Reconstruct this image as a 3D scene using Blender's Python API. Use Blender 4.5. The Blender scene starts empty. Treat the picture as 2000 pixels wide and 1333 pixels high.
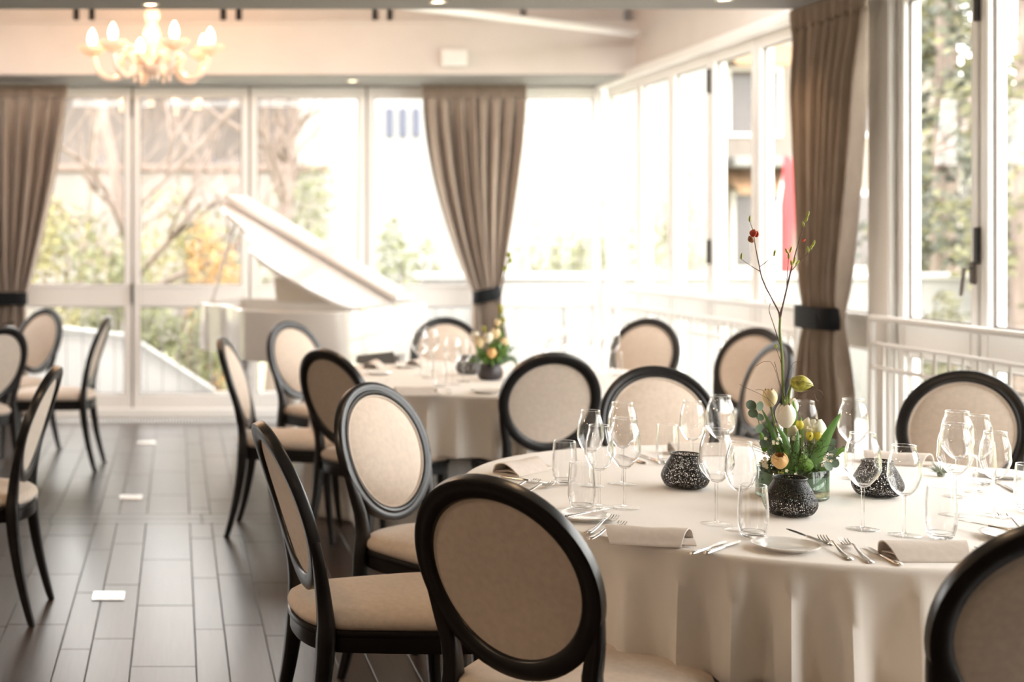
import bpy, bmesh, math, random
from mathutils import Vector, Matrix
R = math.radians
sin, cos, pi = math.sin, math.cos, math.pi
scene = bpy.context.scene
C = scene.collection

# ------------------------------------------------------------------ camera, sky, exposure
cam_data = bpy.data.cameras.new('camera')
cam = bpy.data.objects.new('camera', cam_data)
C.objects.link(cam)
cam.location = (0, 0, 1.48)
cam.rotation_euler = (R(90), 0, 0)
cam_data.sensor_width = 36.0
cam_data.lens = 48.6
cam_data.shift_x = 0.3275            # perspective corrected lens: the room is seen square-on
cam_data.shift_y = -0.1022
cam_data.clip_start = 0.05
cam_data.clip_end = 300
cam_data.dof.use_dof = True
cam_data.dof.focus_distance = 3.55
cam_data.dof.aperture_fstop = 2.2
scene.camera = cam

world = bpy.data.worlds.new('overcast_sky')
scene.world = world
world.use_nodes = True
wn = world.node_tree
wbg = wn.nodes['Background']
wbg.inputs['Color'].default_value = (1.0, 0.982, 0.96, 1)
wbg.inputs['Strength'].default_value = 7.5

scene.view_settings.view_transform = 'Standard'
scene.view_settings.look = 'None'
scene.view_settings.gamma = 1.0
scene.view_settings.use_curve_mapping = False
scene.view_settings.exposure = 0.5
scene.cycles.use_denoising = True
scene.cycles.max_bounces = 12
scene.cycles.transparent_max_bounces = 24
scene.cycles.transmission_bounces = 12
scene.cycles.sample_clamp_indirect = 8.0

DOWNLIGHT_W = 12.0
ROOM_FILL_W = 18.0
SIDE_FILL_W = 42.0
BULB_W = 5.0
WARM = (1.0, 0.66, 0.38)

# ------------------------------------------------------------------ materials
MATS = {}
def material(name, color, rough=0.5, metal=0.0, spec=0.5, bump=None, noise=None, sheen=0.0, coat=0.0,
             island=0.0, obj_random=0.0, transmission=0.0, subsurface=0.0):
    m = bpy.data.materials.new(name)
    m.use_nodes = True
    nt = m.node_tree
    b = nt.nodes['Principled BSDF']
    b.inputs['Base Color'].default_value = (*color, 1)
    b.inputs['Roughness'].default_value = rough
    b.inputs['Metallic'].default_value = metal
    b.inputs['Specular IOR Level'].default_value = spec
    if sheen: b.inputs['Sheen Weight'].default_value = sheen
    if coat: b.inputs['Coat Weight'].default_value = coat
    if subsurface:
        b.inputs['Subsurface Weight'].default_value = subsurface
        b.inputs['Subsurface Radius'].default_value = (0.02, 0.015, 0.01)
    tc = nt.nodes.new('ShaderNodeTexCoord')
    last = None
    if noise:                                    # (scale vector, amount)
        sc, amt = noise
        mp = nt.nodes.new('ShaderNodeMapping'); mp.inputs['Scale'].default_value = sc
        nz = nt.nodes.new('ShaderNodeTexNoise'); nz.inputs['Scale'].default_value = 1.0; nz.inputs['Detail'].default_value = 4
        nt.links.new(tc.outputs['Object'], mp.inputs[0]); nt.links.new(mp.outputs[0], nz.inputs[0])
        mr = nt.nodes.new('ShaderNodeMapRange'); mr.inputs['From Min'].default_value = 0.3; mr.inputs['From Max'].default_value = 0.7
        mr.inputs['To Min'].default_value = 1 - amt; mr.inputs['To Max'].default_value = 1 + amt
        nt.links.new(nz.outputs['Fac'], mr.inputs[0])
        last = mr.outputs[0]
    if island:
        ge = nt.nodes.new('ShaderNodeNewGeometry')
        mr = nt.nodes.new('ShaderNodeMapRange'); mr.inputs['To Min'].default_value = 1 - island; mr.inputs['To Max'].default_value = 1 + island
        nt.links.new(ge.outputs['Random Per Island'], mr.inputs[0]); last = mr.outputs[0]
    if obj_random:
        oi = nt.nodes.new('ShaderNodeObjectInfo')
        mr = nt.nodes.new('ShaderNodeMapRange'); mr.inputs['To Min'].default_value = 1 - obj_random; mr.inputs['To Max'].default_value = 1 + obj_random
        nt.links.new(oi.outputs['Random'], mr.inputs[0])
        if last:
            mu = nt.nodes.new('ShaderNodeMath'); mu.operation = 'MULTIPLY'
            nt.links.new(last, mu.inputs[0]); nt.links.new(mr.outputs[0], mu.inputs[1]); last = mu.outputs[0]
        else: last = mr.outputs[0]
    if last:
        vm = nt.nodes.new('ShaderNodeVectorMath'); vm.operation = 'SCALE'
        vm.inputs[0].default_value = color
        nt.links.new(last, vm.inputs['Scale']); nt.links.new(vm.outputs[0], b.inputs['Base Color'])
    if bump:                                     # (scale vector, strength, distance)
        sc, st, di = bump
        mp = nt.nodes.new('ShaderNodeMapping'); mp.inputs['Scale'].default_value = sc
        nz = nt.nodes.new('ShaderNodeTexNoise'); nz.inputs['Scale'].default_value = 1.0; nz.inputs['Detail'].default_value = 3
        bp = nt.nodes.new('ShaderNodeBump'); bp.inputs['Strength'].default_value = st; bp.inputs['Distance'].default_value = di
        nt.links.new(tc.outputs['Object'], mp.inputs[0]); nt.links.new(mp.outputs[0], nz.inputs[0])
        nt.links.new(nz.outputs['Fac'], bp.inputs['Height']); nt.links.new(bp.outputs[0], b.inputs['Normal'])
    MATS[name] = m
    return m

def emission_material(name, color, strength):
    m = bpy.data.materials.new(name); m.use_nodes = True
    nt = m.node_tree; nt.nodes.remove(nt.nodes['Principled BSDF'])
    e = nt.nodes.new('ShaderNodeEmission'); e.inputs[0].default_value = (*color, 1); e.inputs[1].default_value = strength
    nt.links.new(e.outputs[0], nt.nodes['Material Output'].inputs[0])
    return m

def pane_material(name):
    m = bpy.data.materials.new(name); m.use_nodes = True
    nt = m.node_tree; nt.nodes.remove(nt.nodes['Principled BSDF'])
    t = nt.nodes.new('ShaderNodeBsdfTransparent'); t.inputs[0].default_value = (0.985, 0.99, 0.985, 1)
    g = nt.nodes.new('ShaderNodeBsdfGlossy'); g.inputs['Roughness'].default_value = 0.0
    lw = nt.nodes.new('ShaderNodeLayerWeight'); lw.inputs[0].default_value = 0.5
    pw = nt.nodes.new('ShaderNodeMath'); pw.operation = 'POWER'; pw.inputs[1].default_value = 5.0
    ma = nt.nodes.new('ShaderNodeMath'); ma.operation = 'MULTIPLY_ADD'; ma.inputs[1].default_value = 0.90; ma.inputs[2].default_value = 0.05
    ge = nt.nodes.new('ShaderNodeNewGeometry')
    iv = nt.nodes.new('ShaderNodeMath'); iv.operation = 'SUBTRACT'; iv.inputs[0].default_value = 1.0
    f = nt.nodes.new('ShaderNodeMath'); f.operation = 'MULTIPLY'      # only the outer faces of the sheet reflect
    nt.links.new(lw.outputs['Facing'], pw.inputs[0]); nt.links.new(pw.outputs[0], ma.inputs[0])
    nt.links.new(ge.outputs['Backfacing'], iv.inputs[1]); nt.links.new(ma.outputs[0], f.inputs[0]); nt.links.new(iv.outputs[0], f.inputs[1])
    mx = nt.nodes.new('ShaderNodeMixShader')
    nt.links.new(f.outputs[0], mx.inputs[0]); nt.links.new(t.outputs[0], mx.inputs[1]); nt.links.new(g.outputs[0], mx.inputs[2])
    nt.links.new(mx.outputs[0], nt.nodes['Material Output'].inputs[0])
    return m

def glass_material(name, color=(1, 1, 1), ior=1.5, lo=0.32, hi=0.92):
    """thin blown glass: clear with a faint reflection where it faces you, fully refracting towards its edges"""
    m = bpy.data.materials.new(name); m.use_nodes = True
    nt = m.node_tree; nt.nodes.remove(nt.nodes['Principled BSDF'])
    g = nt.nodes.new('ShaderNodeBsdfGlass'); g.inputs['Color'].default_value = (*color, 1)
    g.inputs['Roughness'].default_value = 0.0; g.inputs['IOR'].default_value = ior
    t = nt.nodes.new('ShaderNodeBsdfTransparent'); t.inputs[0].default_value = (*color, 1)
    gl = nt.nodes.new('ShaderNodeBsdfGlossy'); gl.inputs['Roughness'].default_value = 0.0
    lw = nt.nodes.new('ShaderNodeLayerWeight'); lw.inputs[0].default_value = 0.5
    pw = nt.nodes.new('ShaderNodeMath'); pw.operation = 'POWER'; pw.inputs[1].default_value = 4.0
    ma = nt.nodes.new('ShaderNodeMath'); ma.operation = 'MULTIPLY_ADD'; ma.inputs[1].default_value = 0.6; ma.inputs[2].default_value = 0.045
    m1 = nt.nodes.new('ShaderNodeMixShader'); m2 = nt.nodes.new('ShaderNodeMixShader')
    mr = nt.nodes.new('ShaderNodeMapRange'); mr.interpolation_type = 'SMOOTHSTEP'
    mr.inputs['From Min'].default_value = lo; mr.inputs['From Max'].default_value = hi
    L = nt.links.new
    L(lw.outputs['Facing'], pw.inputs[0]); L(pw.outputs[0], ma.inputs[0]); L(ma.outputs[0], m1.inputs[0])
    L(t.outputs[0], m1.inputs[1]); L(gl.outputs[0], m1.inputs[2])
    L(lw.outputs['Facing'], mr.inputs[0]); L(mr.outputs[0], m2.inputs[0])
    L(m1.outputs[0], m2.inputs[1]); L(g.outputs[0], m2.inputs[2])
    L(m2.outputs[0], nt.nodes['Material Output'].inputs[0])
    return m

def opal_material(name):
    """milky glass that lets lamp light through"""
    m = material(name, (0.80, 0.70, 0.62), rough=0.15, coat=0.3)
    nt = m.node_tree; b = nt.nodes['Principled BSDF']
    t = nt.nodes.new('ShaderNodeBsdfTranslucent'); t.inputs[0].default_value = (0.86, 0.70, 0.54, 1)
    mx = nt.nodes.new('ShaderNodeMixShader'); mx.inputs[0].default_value = 0.3
    nt.links.new(b.outputs[0], mx.inputs[1]); nt.links.new(t.outputs[0], mx.inputs[2])
    nt.links.new(mx.outputs[0], nt.nodes['Material Output'].inputs[0])
    return m

def lantern_material(name):
    """black pierced metal: a cell pattern cut through the sheet"""
    m = material(name, (0.022, 0.020, 0.021), rough=0.42, metal=0.35)
    nt = m.node_tree; b = nt.nodes['Principled BSDF']
    tc = nt.nodes.new('ShaderNodeTexCoord')
    v = nt.nodes.new('ShaderNodeTexVoronoi'); v.feature = 'DISTANCE_TO_EDGE'; v.inputs['Scale'].default_value = 215.0
    cr = nt.nodes.new('ShaderNodeMath'); cr.operation = 'LESS_THAN'; cr.inputs[1].default_value = 0.14
    nt.links.new(tc.outputs['Object'], v.inputs['Vector']); nt.links.new(v.outputs['Distance'], cr.inputs[0])
    nt.links.new(cr.outputs[0], b.inputs['Alpha'])
    return m

M = {}
M['black'] = material('black_lacquer', (0.012, 0.011, 0.0115), rough=0.30, noise=((30, 30, 30), 0.2))
M['linen'] = material('beige_linen', (0.69, 0.585, 0.49), rough=0.85, sheen=0.15, noise=((60, 60, 60), 0.06), bump=((420, 420, 420), 0.25, 0.0008))
M['linen_piping'] = material('linen_piping', (0.66, 0.57, 0.49), rough=0.8)
M['cloth'] = material('tablecloth_linen', (0.82, 0.78, 0.73), rough=0.8, sheen=0.1, noise=((4, 4, 4), 0.02), bump=((600, 600, 600), 0.12, 0.0005))
M['napkin'] = material('napkin_linen', (0.66, 0.585, 0.52), rough=0.85, noise=((60, 60, 60), 0.05), bump=((500, 500, 500), 0.2, 0.0006))
M['curtain'] = material('taupe_curtain', (0.345, 0.275, 0.22), rough=0.9, sheen=0.2, noise=((30, 30, 6), 0.10), bump=((300, 300, 300), 0.2, 0.0008))
M['tieback'] = material('black_tieback', (0.006, 0.007, 0.008), rough=0.6, spec=0.15)
M['frame'] = material('white_window_frame', (0.86, 0.84, 0.81), rough=0.35)
M['gasket'] = material('window_gasket', (0.16, 0.13, 0.115), rough=0.6)
M['hinge'] = material('black_hinge', (0.02, 0.018, 0.017), rough=0.4)
M['wall'] = material('warm_white_plaster', (0.67, 0.615, 0.57), rough=0.8, noise=((3, 3, 3), 0.03))
M['back_wall'] = material('brown_inner_wall', (0.38, 0.30, 0.24), rough=0.8, noise=((3, 3, 3), 0.05))
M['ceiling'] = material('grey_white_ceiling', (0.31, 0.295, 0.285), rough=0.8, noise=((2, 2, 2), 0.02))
M['white'] = material('white_paint', (0.82, 0.80, 0.77), rough=0.4)
M['piano'] = material('white_piano_lacquer', (0.64, 0.60, 0.555), rough=0.10, coat=0.5)
M['piano_plate'] = material('piano_gold_plate', (0.45, 0.33, 0.18), rough=0.4, metal=0.6)
M['ivory'] = material('piano_white_key', (0.85, 0.83, 0.78), rough=0.2)
M['ebony'] = material('piano_black_key', (0.01, 0.01, 0.01), rough=0.25)
M['brass'] = material('brass', (0.65, 0.46, 0.20), rough=0.25, metal=1.0)
M['steel'] = material('polished_cutlery_steel', (0.60, 0.57, 0.54), rough=0.13, metal=1.0)
M['floorsteel'] = material('brushed_floor_box_steel', (0.75, 0.74, 0.72), rough=0.22, metal=1.0)
M['porcelain'] = material('white_porcelain', (0.84, 0.82, 0.79), rough=0.12, coat=0.3)
M['plank'] = material('dark_wood_plank', (0.040, 0.0265, 0.0205), rough=0.285, spec=0.36, obj_random=0.22,
                      noise=((90, 4, 4), 0.22), bump=((160, 8, 8), 0.25, 0.001))
M['joint'] = material('dark_floor_joint', (0.02, 0.017, 0.015), rough=0.7)
M['glass'] = glass_material('clear_drinking_glass')
M['stem_glass'] = glass_material('solid_stem_glass', (1, 1, 1), 1.5, 0.1, 0.6)
M['foot_glass'] = glass_material('thin_foot_glass', (1, 1, 1), 1.5, 0.72, 1.1)
M['vase_glass'] = glass_material('clear_vase_glass', (0.91, 0.97, 0.935), 1.48, 0.4, 0.95)
M['pane'] = pane_material('window_pane_glass')
M['opal'] = opal_material('opal_chandelier_glass')
M['bulb'] = emission_material('lit_candle_bulb', (1.0, 0.66, 0.34), 26.0)
M['lampglow'] = emission_material('lit_downlight_lens', (1.0, 0.74, 0.42), 9.0)
M['lantern'] = lantern_material('pierced_black_metal')
M['lantern_solid'] = material('black_metal_rim', (0.018, 0.017, 0.018), rough=0.4, metal=0.4)
M['darkpot'] = material('dark_ceramic_pot', (0.05, 0.042, 0.045), rough=0.35)
M['menu'] = material('dark_grey_card', (0.085, 0.08, 0.078), rough=0.7)
# plants
M['leaf_green'] = material('fresh_green_leaf', (0.14, 0.28, 0.035), rough=0.4, island=0.3)
M['blade_green'] = material('tulip_blade_green', (0.10, 0.225, 0.04), rough=0.38, noise=((60, 60, 8), 0.25))
M['eucalyptus'] = material('eucalyptus_leaf', (0.13, 0.19, 0.12), rough=0.5, obj_random=0.25)
M['stem_green'] = material('green_stem', (0.16, 0.22, 0.04), rough=0.5)
M['twig'] = material('red_brown_twig', (0.10, 0.042, 0.025), rough=0.6)
M['tulip_white'] = material('white_tulip_petal', (0.86, 0.80, 0.66), rough=0.5, subsurface=0.25)
M['tulip_cream'] = material('cream_tulip_petal', (0.82, 0.66, 0.38), rough=0.5, subsurface=0.2)
M['tulip_peach'] = material('peach_tulip_petal', (0.84, 0.53, 0.22), rough=0.5, subsurface=0.2)
M['bud_yellow'] = material('yellow_bud', (0.72, 0.62, 0.07), rough=0.5)
M['bud_olive'] = material('olive_yellow_bud', (0.34, 0.31, 0.035), rough=0.5, noise=((70, 70, 70), 0.6))
M['bud_lime'] = material('lime_leaf_bud', (0.45, 0.52, 0.10), rough=0.5)
M['berry_red'] = material('red_catkin', (0.50, 0.055, 0.02), rough=0.6)
M['berry_brown'] = material('brown_catkin', (0.30, 0.10, 0.03), rough=0.6)
M['waxflower'] = material('small_cream_waxflower', (0.80, 0.72, 0.50), rough=0.5, island=0.2)
M['moss'] = material('dark_green_moss', (0.055, 0.075, 0.018), rough=0.8, island=0.5)
M['sand'] = material('sand_in_vase', (0.42, 0.30, 0.19), rough=0.8, noise=((200, 200, 200), 0.3))
M['airplant'] = material('grey_green_air_plant', (0.30, 0.33, 0.26), rough=0.6)
# outdoors
M['shrub_yellow'] = material('yellow_green_foliage', (0.23, 0.205, 0.085), rough=0.6, island=0.45)
M['shrub_orange'] = material('orange_foliage', (0.36, 0.22, 0.085), rough=0.6, island=0.4)
M['shrub_lime'] = material('light_green_foliage', (0.165, 0.17, 0.085), rough=0.6, island=0.4)
M['shrub_olive'] = material('olive_foliage', (0.085, 0.080, 0.028), rough=0.6, island=0.5)
M['shrub_dark'] = material('dark_conifer_foliage', (0.04, 0.045, 0.022), rough=0.6, island=0.5)
M['bark'] = material('brown_bark', (0.22, 0.17, 0.145), rough=0.9, noise=((10, 10, 2), 0.3))
M['render_white'] = material('white_house_render', (0.27, 0.265, 0.255), rough=0.8)
M['render_cream'] = material('cream_house_render', (0.235, 0.20, 0.17), rough=0.8)
M['render_grey'] = material('greyish_house_render', (0.12, 0.098, 0.088), rough=0.8, noise=((0.6, 0.6, 0.6), 0.2))
M['garden_wall'] = material('garden_wall_render', (0.20, 0.178, 0.165), rough=0.9, noise=((0.8, 0.8, 0.8), 0.25))
M['rail_grey'] = material('grey_terrace_rail', (0.20, 0.19, 0.18), rough=0.5)
M['house_orange'] = material('orange_shade_cloth', (0.30, 0.18, 0.10), rough=0.8)
M['house_glass'] = material('dark_house_window', (0.10, 0.085, 0.08), rough=0.15)
M['house_blue'] = material('blue_house_shutter', (0.06, 0.065, 0.10), rough=0.5)
M['roof'] = material('brown_roof_tiles', (0.17, 0.12, 0.10), rough=0.8)
M['lawn'] = material('garden_ground', (0.30, 0.30, 0.18), rough=0.9, noise=((0.5, 0.5, 0.5), 0.3))
M['terrace'] = material('pale_terrace_stone', (0.44, 0.43, 0.42), rough=0.7, noise=((2, 2, 2), 0.06))
M['red'] = material('red_canvas', (0.42, 0.05, 0.055), rough=0.7)

# ------------------------------------------------------------------ mesh helpers
class MB:
    def __init__(s): s.v = []; s.f = []
    def add(s, vs, fs):
        o = len(s.v); s.v += [tuple(v) for v in vs]; s.f += [tuple(i + o for i in f) for f in fs]; return s
    def box(s, c, d, b=0.0, rot=None):
        hx, hy, hz = d[0] / 2, d[1] / 2, d[2] / 2
        vs, fs = [], []
        if b <= 0:
            for x in (-hx, hx):
                for y in (-hy, hy):
                    for z in (-hz, hz): vs.append(Vector((x, y, z)))
            fs = [(0, 1, 3, 2), (4, 6, 7, 5), (0, 4, 5, 1), (2, 3, 7, 6), (0, 2, 6, 4), (1, 5, 7, 3)]
        else:
            b = min(b, hx * .95, hy * .95, hz * .95)
            idx = {}
            for sx in (-1, 1):
                for sy in (-1, 1):
                    for sz in (-1, 1):
                        idx[sx, sy, sz] = len(vs)
                        vs += [Vector((sx * hx, sy * (hy - b), sz * (hz - b))), Vector((sx * (hx - b), sy * hy, sz * (hz - b))), Vector((sx * (hx - b), sy * (hy - b), sz * hz))]
                        fs.append(tuple(idx[sx, sy, sz] + k for k in range(3)))
            for s1 in (-1, 1):
                fs.append(tuple(idx[s1, a, c2] for a, c2 in ((-1, -1), (1, -1), (1, 1), (-1, 1))))
                fs.append(tuple(idx[a, s1, c2] + 1 for a, c2 in ((-1, -1), (1, -1), (1, 1), (-1, 1))))
                fs.append(tuple(idx[a, c2, s1] + 2 for a, c2 in ((-1, -1), (1, -1), (1, 1), (-1, 1))))
            for s1 in (-1, 1):
                for s2 in (-1, 1):
                    fs.append((idx[s1, s2, -1], idx[s1, s2, 1], idx[s1, s2, 1] + 1, idx[s1, s2, -1] + 1))
                    fs.append((idx[s1, -1, s2], idx[s1, 1, s2], idx[s1, 1, s2] + 2, idx[s1, -1, s2] + 2))
                    fs.append((idx[-1, s1, s2] + 1, idx[1, s1, s2] + 1, idx[1, s1, s2] + 2, idx[-1, s1, s2] + 2))
        if rot is not None: vs = [rot @ v for v in vs]
        c = Vector(c)
        return s.add([v + c for v in vs], fs)
    def loops(s, rings, close=True, cap=True):
        n = len(rings[0]); vs = [p for r in rings for p in r]; fs = []
        for i in range(len(rings) - 1):
            for j in range(n if close else n - 1):
                k = (j + 1) % n
                fs.append((i * n + j, i * n + k, (i + 1) * n + k, (i + 1) * n + j))
        if cap and close:
            fs.append(tuple(range(n - 1, -1, -1))); fs.append(tuple(range((len(rings) - 1) * n, len(rings) * n)))
        return s.add(vs, fs)
    def ring(s, rings):                    # rings closed end to end
        n = len(rings[0]); m = len(rings); vs = [p for r in rings for p in r]; fs = []
        for i in range(m):
            for j in range(n):
                k = (j + 1) % n; i2 = (i + 1) % m
                fs.append((i * n + j, i * n + k, i2 * n + k, i2 * n + j))
        return s.add(vs, fs)
    def tube(s, pts, r, n=8, cap=True):
        pts = [Vector(p) for p in pts]
        rs = r if isinstance(r, (list, tuple)) else [r] * len(pts)
        rings = []; ref = None
        for i, p in enumerate(pts):
            t = (pts[min(i + 1, len(pts) - 1)] - pts[max(i - 1, 0)])
            t = t.normalized() if t.length > 1e-9 else Vector((0, 0, 1))
            if ref is None:
                ref = Vector((1, 0, 0)) if abs(t.x) < 0.9 else Vector((0, 1, 0))
            a = (ref - t * ref.dot(t)).normalized(); b = t.cross(a); ref = a
            rings.append([p + (a * cos(2 * pi * k / n) + b * sin(2 * pi * k / n)) * rs[i] for k in range(n)])
        return s.loops(rings, True, cap)
    def lathe(s, prof, n=24, c=(0, 0, 0), fn=None):
        c = Vector(c); rings = []
        for r, z in prof:
            ring = []
            for k in range(n):
                a = 2 * pi * k / n; rr = r * (fn(a, z) if fn else 1)
                ring.append(c + Vector((rr * cos(a), rr * sin(a), z)))
            rings.append(ring)
        return s.loops(rings, True, False)
    def prism(s, out, z0, z1):
        n = len(out)
        return s.loops([[Vector((x, y, z0)) for x, y in out], [Vector((x, y, z1)) for x, y in out]])
    def grid(s, fn, nu, nv):
        vs = [fn(i / nu, j / nv) for j in range(nv + 1) for i in range(nu + 1)]; w = nu + 1
        return s.add(vs, [(j * w + i, j * w + i + 1, (j + 1) * w + i + 1, (j + 1) * w + i) for j in range(nv) for i in range(nu)])
    def xf(s, mat):
        s.v = [tuple(mat @ Vector(v)) for v in s.v]; return s
    def mesh(s, name, mat, smooth=True, clean=True, sharp=40):
        me = bpy.data.meshes.new(name)
        me.from_pydata(s.v, [], s.f); me.update()
        if clean:
            bm = bmesh.new(); bm.from_mesh(me)
            bmesh.ops.remove_doubles(bm, verts=bm.verts, dist=1e-6)
            bmesh.ops.recalc_face_normals(bm, faces=bm.faces)
            bm.to_mesh(me); bm.free()
        if smooth:
            me.polygons.foreach_set('use_smooth', [True] * len(me.polygons))
            me.set_sharp_from_angle(angle=R(sharp))
        me.materials.append(M[mat] if isinstance(mat, str) else mat)
        return me
    def build(s, name, mat, parent=None, smooth=True, clean=True, sharp=40, kind=None, loc=None, label=None):
        return put(name, s.mesh(name, mat, smooth, clean, sharp), parent, kind=kind, loc=loc, label=label)

def put(name, me, parent=None, kind=None, loc=None, rotz=None, label=None):
    o = bpy.data.objects.new(name, me); C.objects.link(o)
    if parent is not None: o.parent = parent
    if kind: o['kind'] = kind
    if loc is not None: o.location = loc
    if rotz is not None: o.rotation_euler = (0, 0, rotz)
    if label: o['label'] = label
    return o

def tag(o, label, cat, group=None, kind=None):
    o['label'] = label; o['category'] = cat
    if group: o['group'] = group
    if kind: o['kind'] = kind
    return o

def thing(name, label, cat, loc=(0, 0, 0), rotz=0.0, group=None):
    o = bpy.data.objects.new(name, None); C.objects.link(o)
    o.empty_display_size = 0.1; o.location = loc; o.rotation_euler = (0, 0, rotz)
    return tag(o, label, cat, group)

def struct(name, loc=(0, 0, 0)):
    o = bpy.data.objects.new(name, None); C.objects.link(o); o.location = loc; o.empty_display_size = 0.1
    o['kind'] = 'structure'; return o

def copy_tree(o, loc, rotz, label, group=None, parent=None):
    c = o.copy(); C.objects.link(c)
    if parent is None:
        c.location = loc; c.rotation_euler = (0, 0, rotz); c['label'] = label
        if group: c['group'] = group
    else: c.parent = parent
    for ch in KIDS.get(o.name, []): copy_tree(ch, None, None, None, None, c)
    return c
KIDS = {}
def remember(o):
    """note a finished prototype's children (and theirs) so copies need no scene lookups"""
    for x in [o] + list(o.children_recursive): KIDS[x.name] = list(x.children)
    return o

def spline(pts, n):
    """Catmull-Rom through 2D/3D points"""
    P = [Vector(p) for p in pts]; out = []
    for i in range(len(P) - 1):
        p0, p1, p2, p3 = P[max(i - 1, 0)], P[i], P[i + 1], P[min(i + 2, len(P) - 1)]
        for k in range(n):
            t = k / n
            out.append(0.5 * ((2 * p1) + (p2 - p0) * t + (2 * p0 - 5 * p1 + 4 * p2 - p3) * t * t + (3 * p1 - p0 - 3 * p2 + p3) * t ** 3))
    out.append(P[-1]); return out
def closed_spline(pts, n):
    P = [Vector(p) for p in pts]; m = len(P); out = []
    for i in range(m):
        p0, p1, p2, p3 = P[i - 1], P[i], P[(i + 1) % m], P[(i + 2) % m]
        for k in range(n):
            t = k / n
            out.append(0.5 * ((2 * p1) + (p2 - p0) * t + (2 * p0 - 5 * p1 + 4 * p2 - p3) * t * t + (3 * p1 - p0 - 3 * p2 + p3) * t ** 3))
    return out
def lerp(a, b, t): return a + (b - a) * t
def interp(tab, x):
    if x <= tab[0][0]: return tab[0][1]
    for (x0, y0), (x1, y1) in zip(tab, tab[1:]):
        if x <= x1: return lerp(y0, y1, (x - x0) / (x1 - x0))
    return tab[-1][1]

# ------------------------------------------------------------------ floor
FLOOR_Y0, FLOOR_Y1, FLOOR_X0, FLOOR_X1 = -3.0, 11.22, -5.4, 3.46
nt = M['plank'].node_tree                      # every plank gets its own stretch of grain
oi = nt.nodes.new('ShaderNodeObjectInfo'); mu = nt.nodes.new('ShaderNodeMath'); mu.operation = 'MULTIPLY'; mu.inputs[1].default_value = 60
cx = nt.nodes.new('ShaderNodeCombineXYZ')
nt.links.new(oi.outputs['Random'], mu.inputs[0])
for k in range(3): nt.links.new(mu.outputs[0], cx.inputs[k])
for n_ in list(nt.nodes):
    if n_.type == 'MAPPING': nt.links.new(cx.outputs[0], n_.inputs['Location'])

floor = put('floor', MB().box(((FLOOR_X0 + FLOOR_X1) / 2, (FLOOR_Y0 + FLOOR_Y1) / 2, -0.066), (FLOOR_X1 - FLOOR_X0, FLOOR_Y1 - FLOOR_Y0, 0.12)).mesh('floor', 'joint', False), kind='structure')
rng = random.Random(4)
WIDTHS = (0.226, 0.111, 0.1495)
lane_off = {-1: {0: 5.27, 1: 5.74, 2: 5.87}, 0: {0: 5.54, 1: 5.99, 2: 5.26}}
plank_cache = {}
rest = MB()
def lay_plank(x0, x1, y0, y1, cross=False):
    g = 0.0016
    w, l = round(x1 - x0 - 2 * g, 3), round(y1 - y0 - 2 * g, 3)
    if w < 0.02 or l < 0.02: return
    cx_, cy_ = (x0 + x1) / 2, (y0 + y1) / 2
    if -1.75 < cx_ < 1.75 and cy_ > 4.0:
        key = (w, l)
        if key not in plank_cache:
            plank_cache[key] = MB().box((0, 0, -0.006), (w, l, 0.012), 0.0016).mesh('floor_plank', 'plank', False)
        put('floor_plank', plank_cache[key], floor, loc=(cx_, cy_, rng.uniform(-0.0006, 0)))
    else:
        rest.box((cx_, cy_, -0.006), (w, l, 0.012), 0.0016)
BAND0, BAND1 = 7.12, 7.36
PL = 0.785
for per in range(-10, 8):
    x = -0.158 + per * 0.4865
    for li, w in enumerate(WIDTHS):
        x0, x1 = max(x, FLOOR_X0), min(x + w, FLOOR_X1); x += w
        if x1 - x0 < 0.01: continue
        off = lane_off.get(per, {}).get(li, rng.uniform(0, PL))
        for lo, hi in ((FLOOR_Y0, BAND0), (BAND1, FLOOR_Y1 - 0.20)):
            o2 = off if lo < 0 else rng.uniform(0, PL)
            y = lo + ((o2 - lo) % PL)
            cuts = [lo] + ([] if y - lo < 0.08 else [y])
            y = cuts[-1]
            if y == lo: y = lo + ((o2 - lo) % PL)
            while y + PL < hi - 0.08:
                y += PL; cuts.append(y)
            cuts.append(hi)
            for a, b in zip(cuts, cuts[1:]): lay_plank(x0, x1, a, b)
xx = FLOOR_X0
while xx < FLOOR_X1 - 0.05:
    x2 = min(xx + 0.79, FLOOR_X1)
    for k in range(2): lay_plank(xx, x2, BAND0 + 0.12 * k, BAND0 + 0.12 * (k + 1))
    xx = x2
rest.build('floor_planking', 'plank', floor, smooth=False, clean=False, kind='stuff')

# heating grille let into the floor along the glass wall
t = struct('trim_1')
MB().box((-0.97, 11.12, -0.02), (8.86, 0.18, 0.02)).build('grille_tray', 'joint', t, False)
g = MB()
for i in range(354):
    g.box((-5.39 + 0.025 * i, 11.12, -0.005), (0.012, 0.17, 0.012))
g.build('grille_slats', 'frame', t, False, clean=False, kind='stuff')

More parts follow.
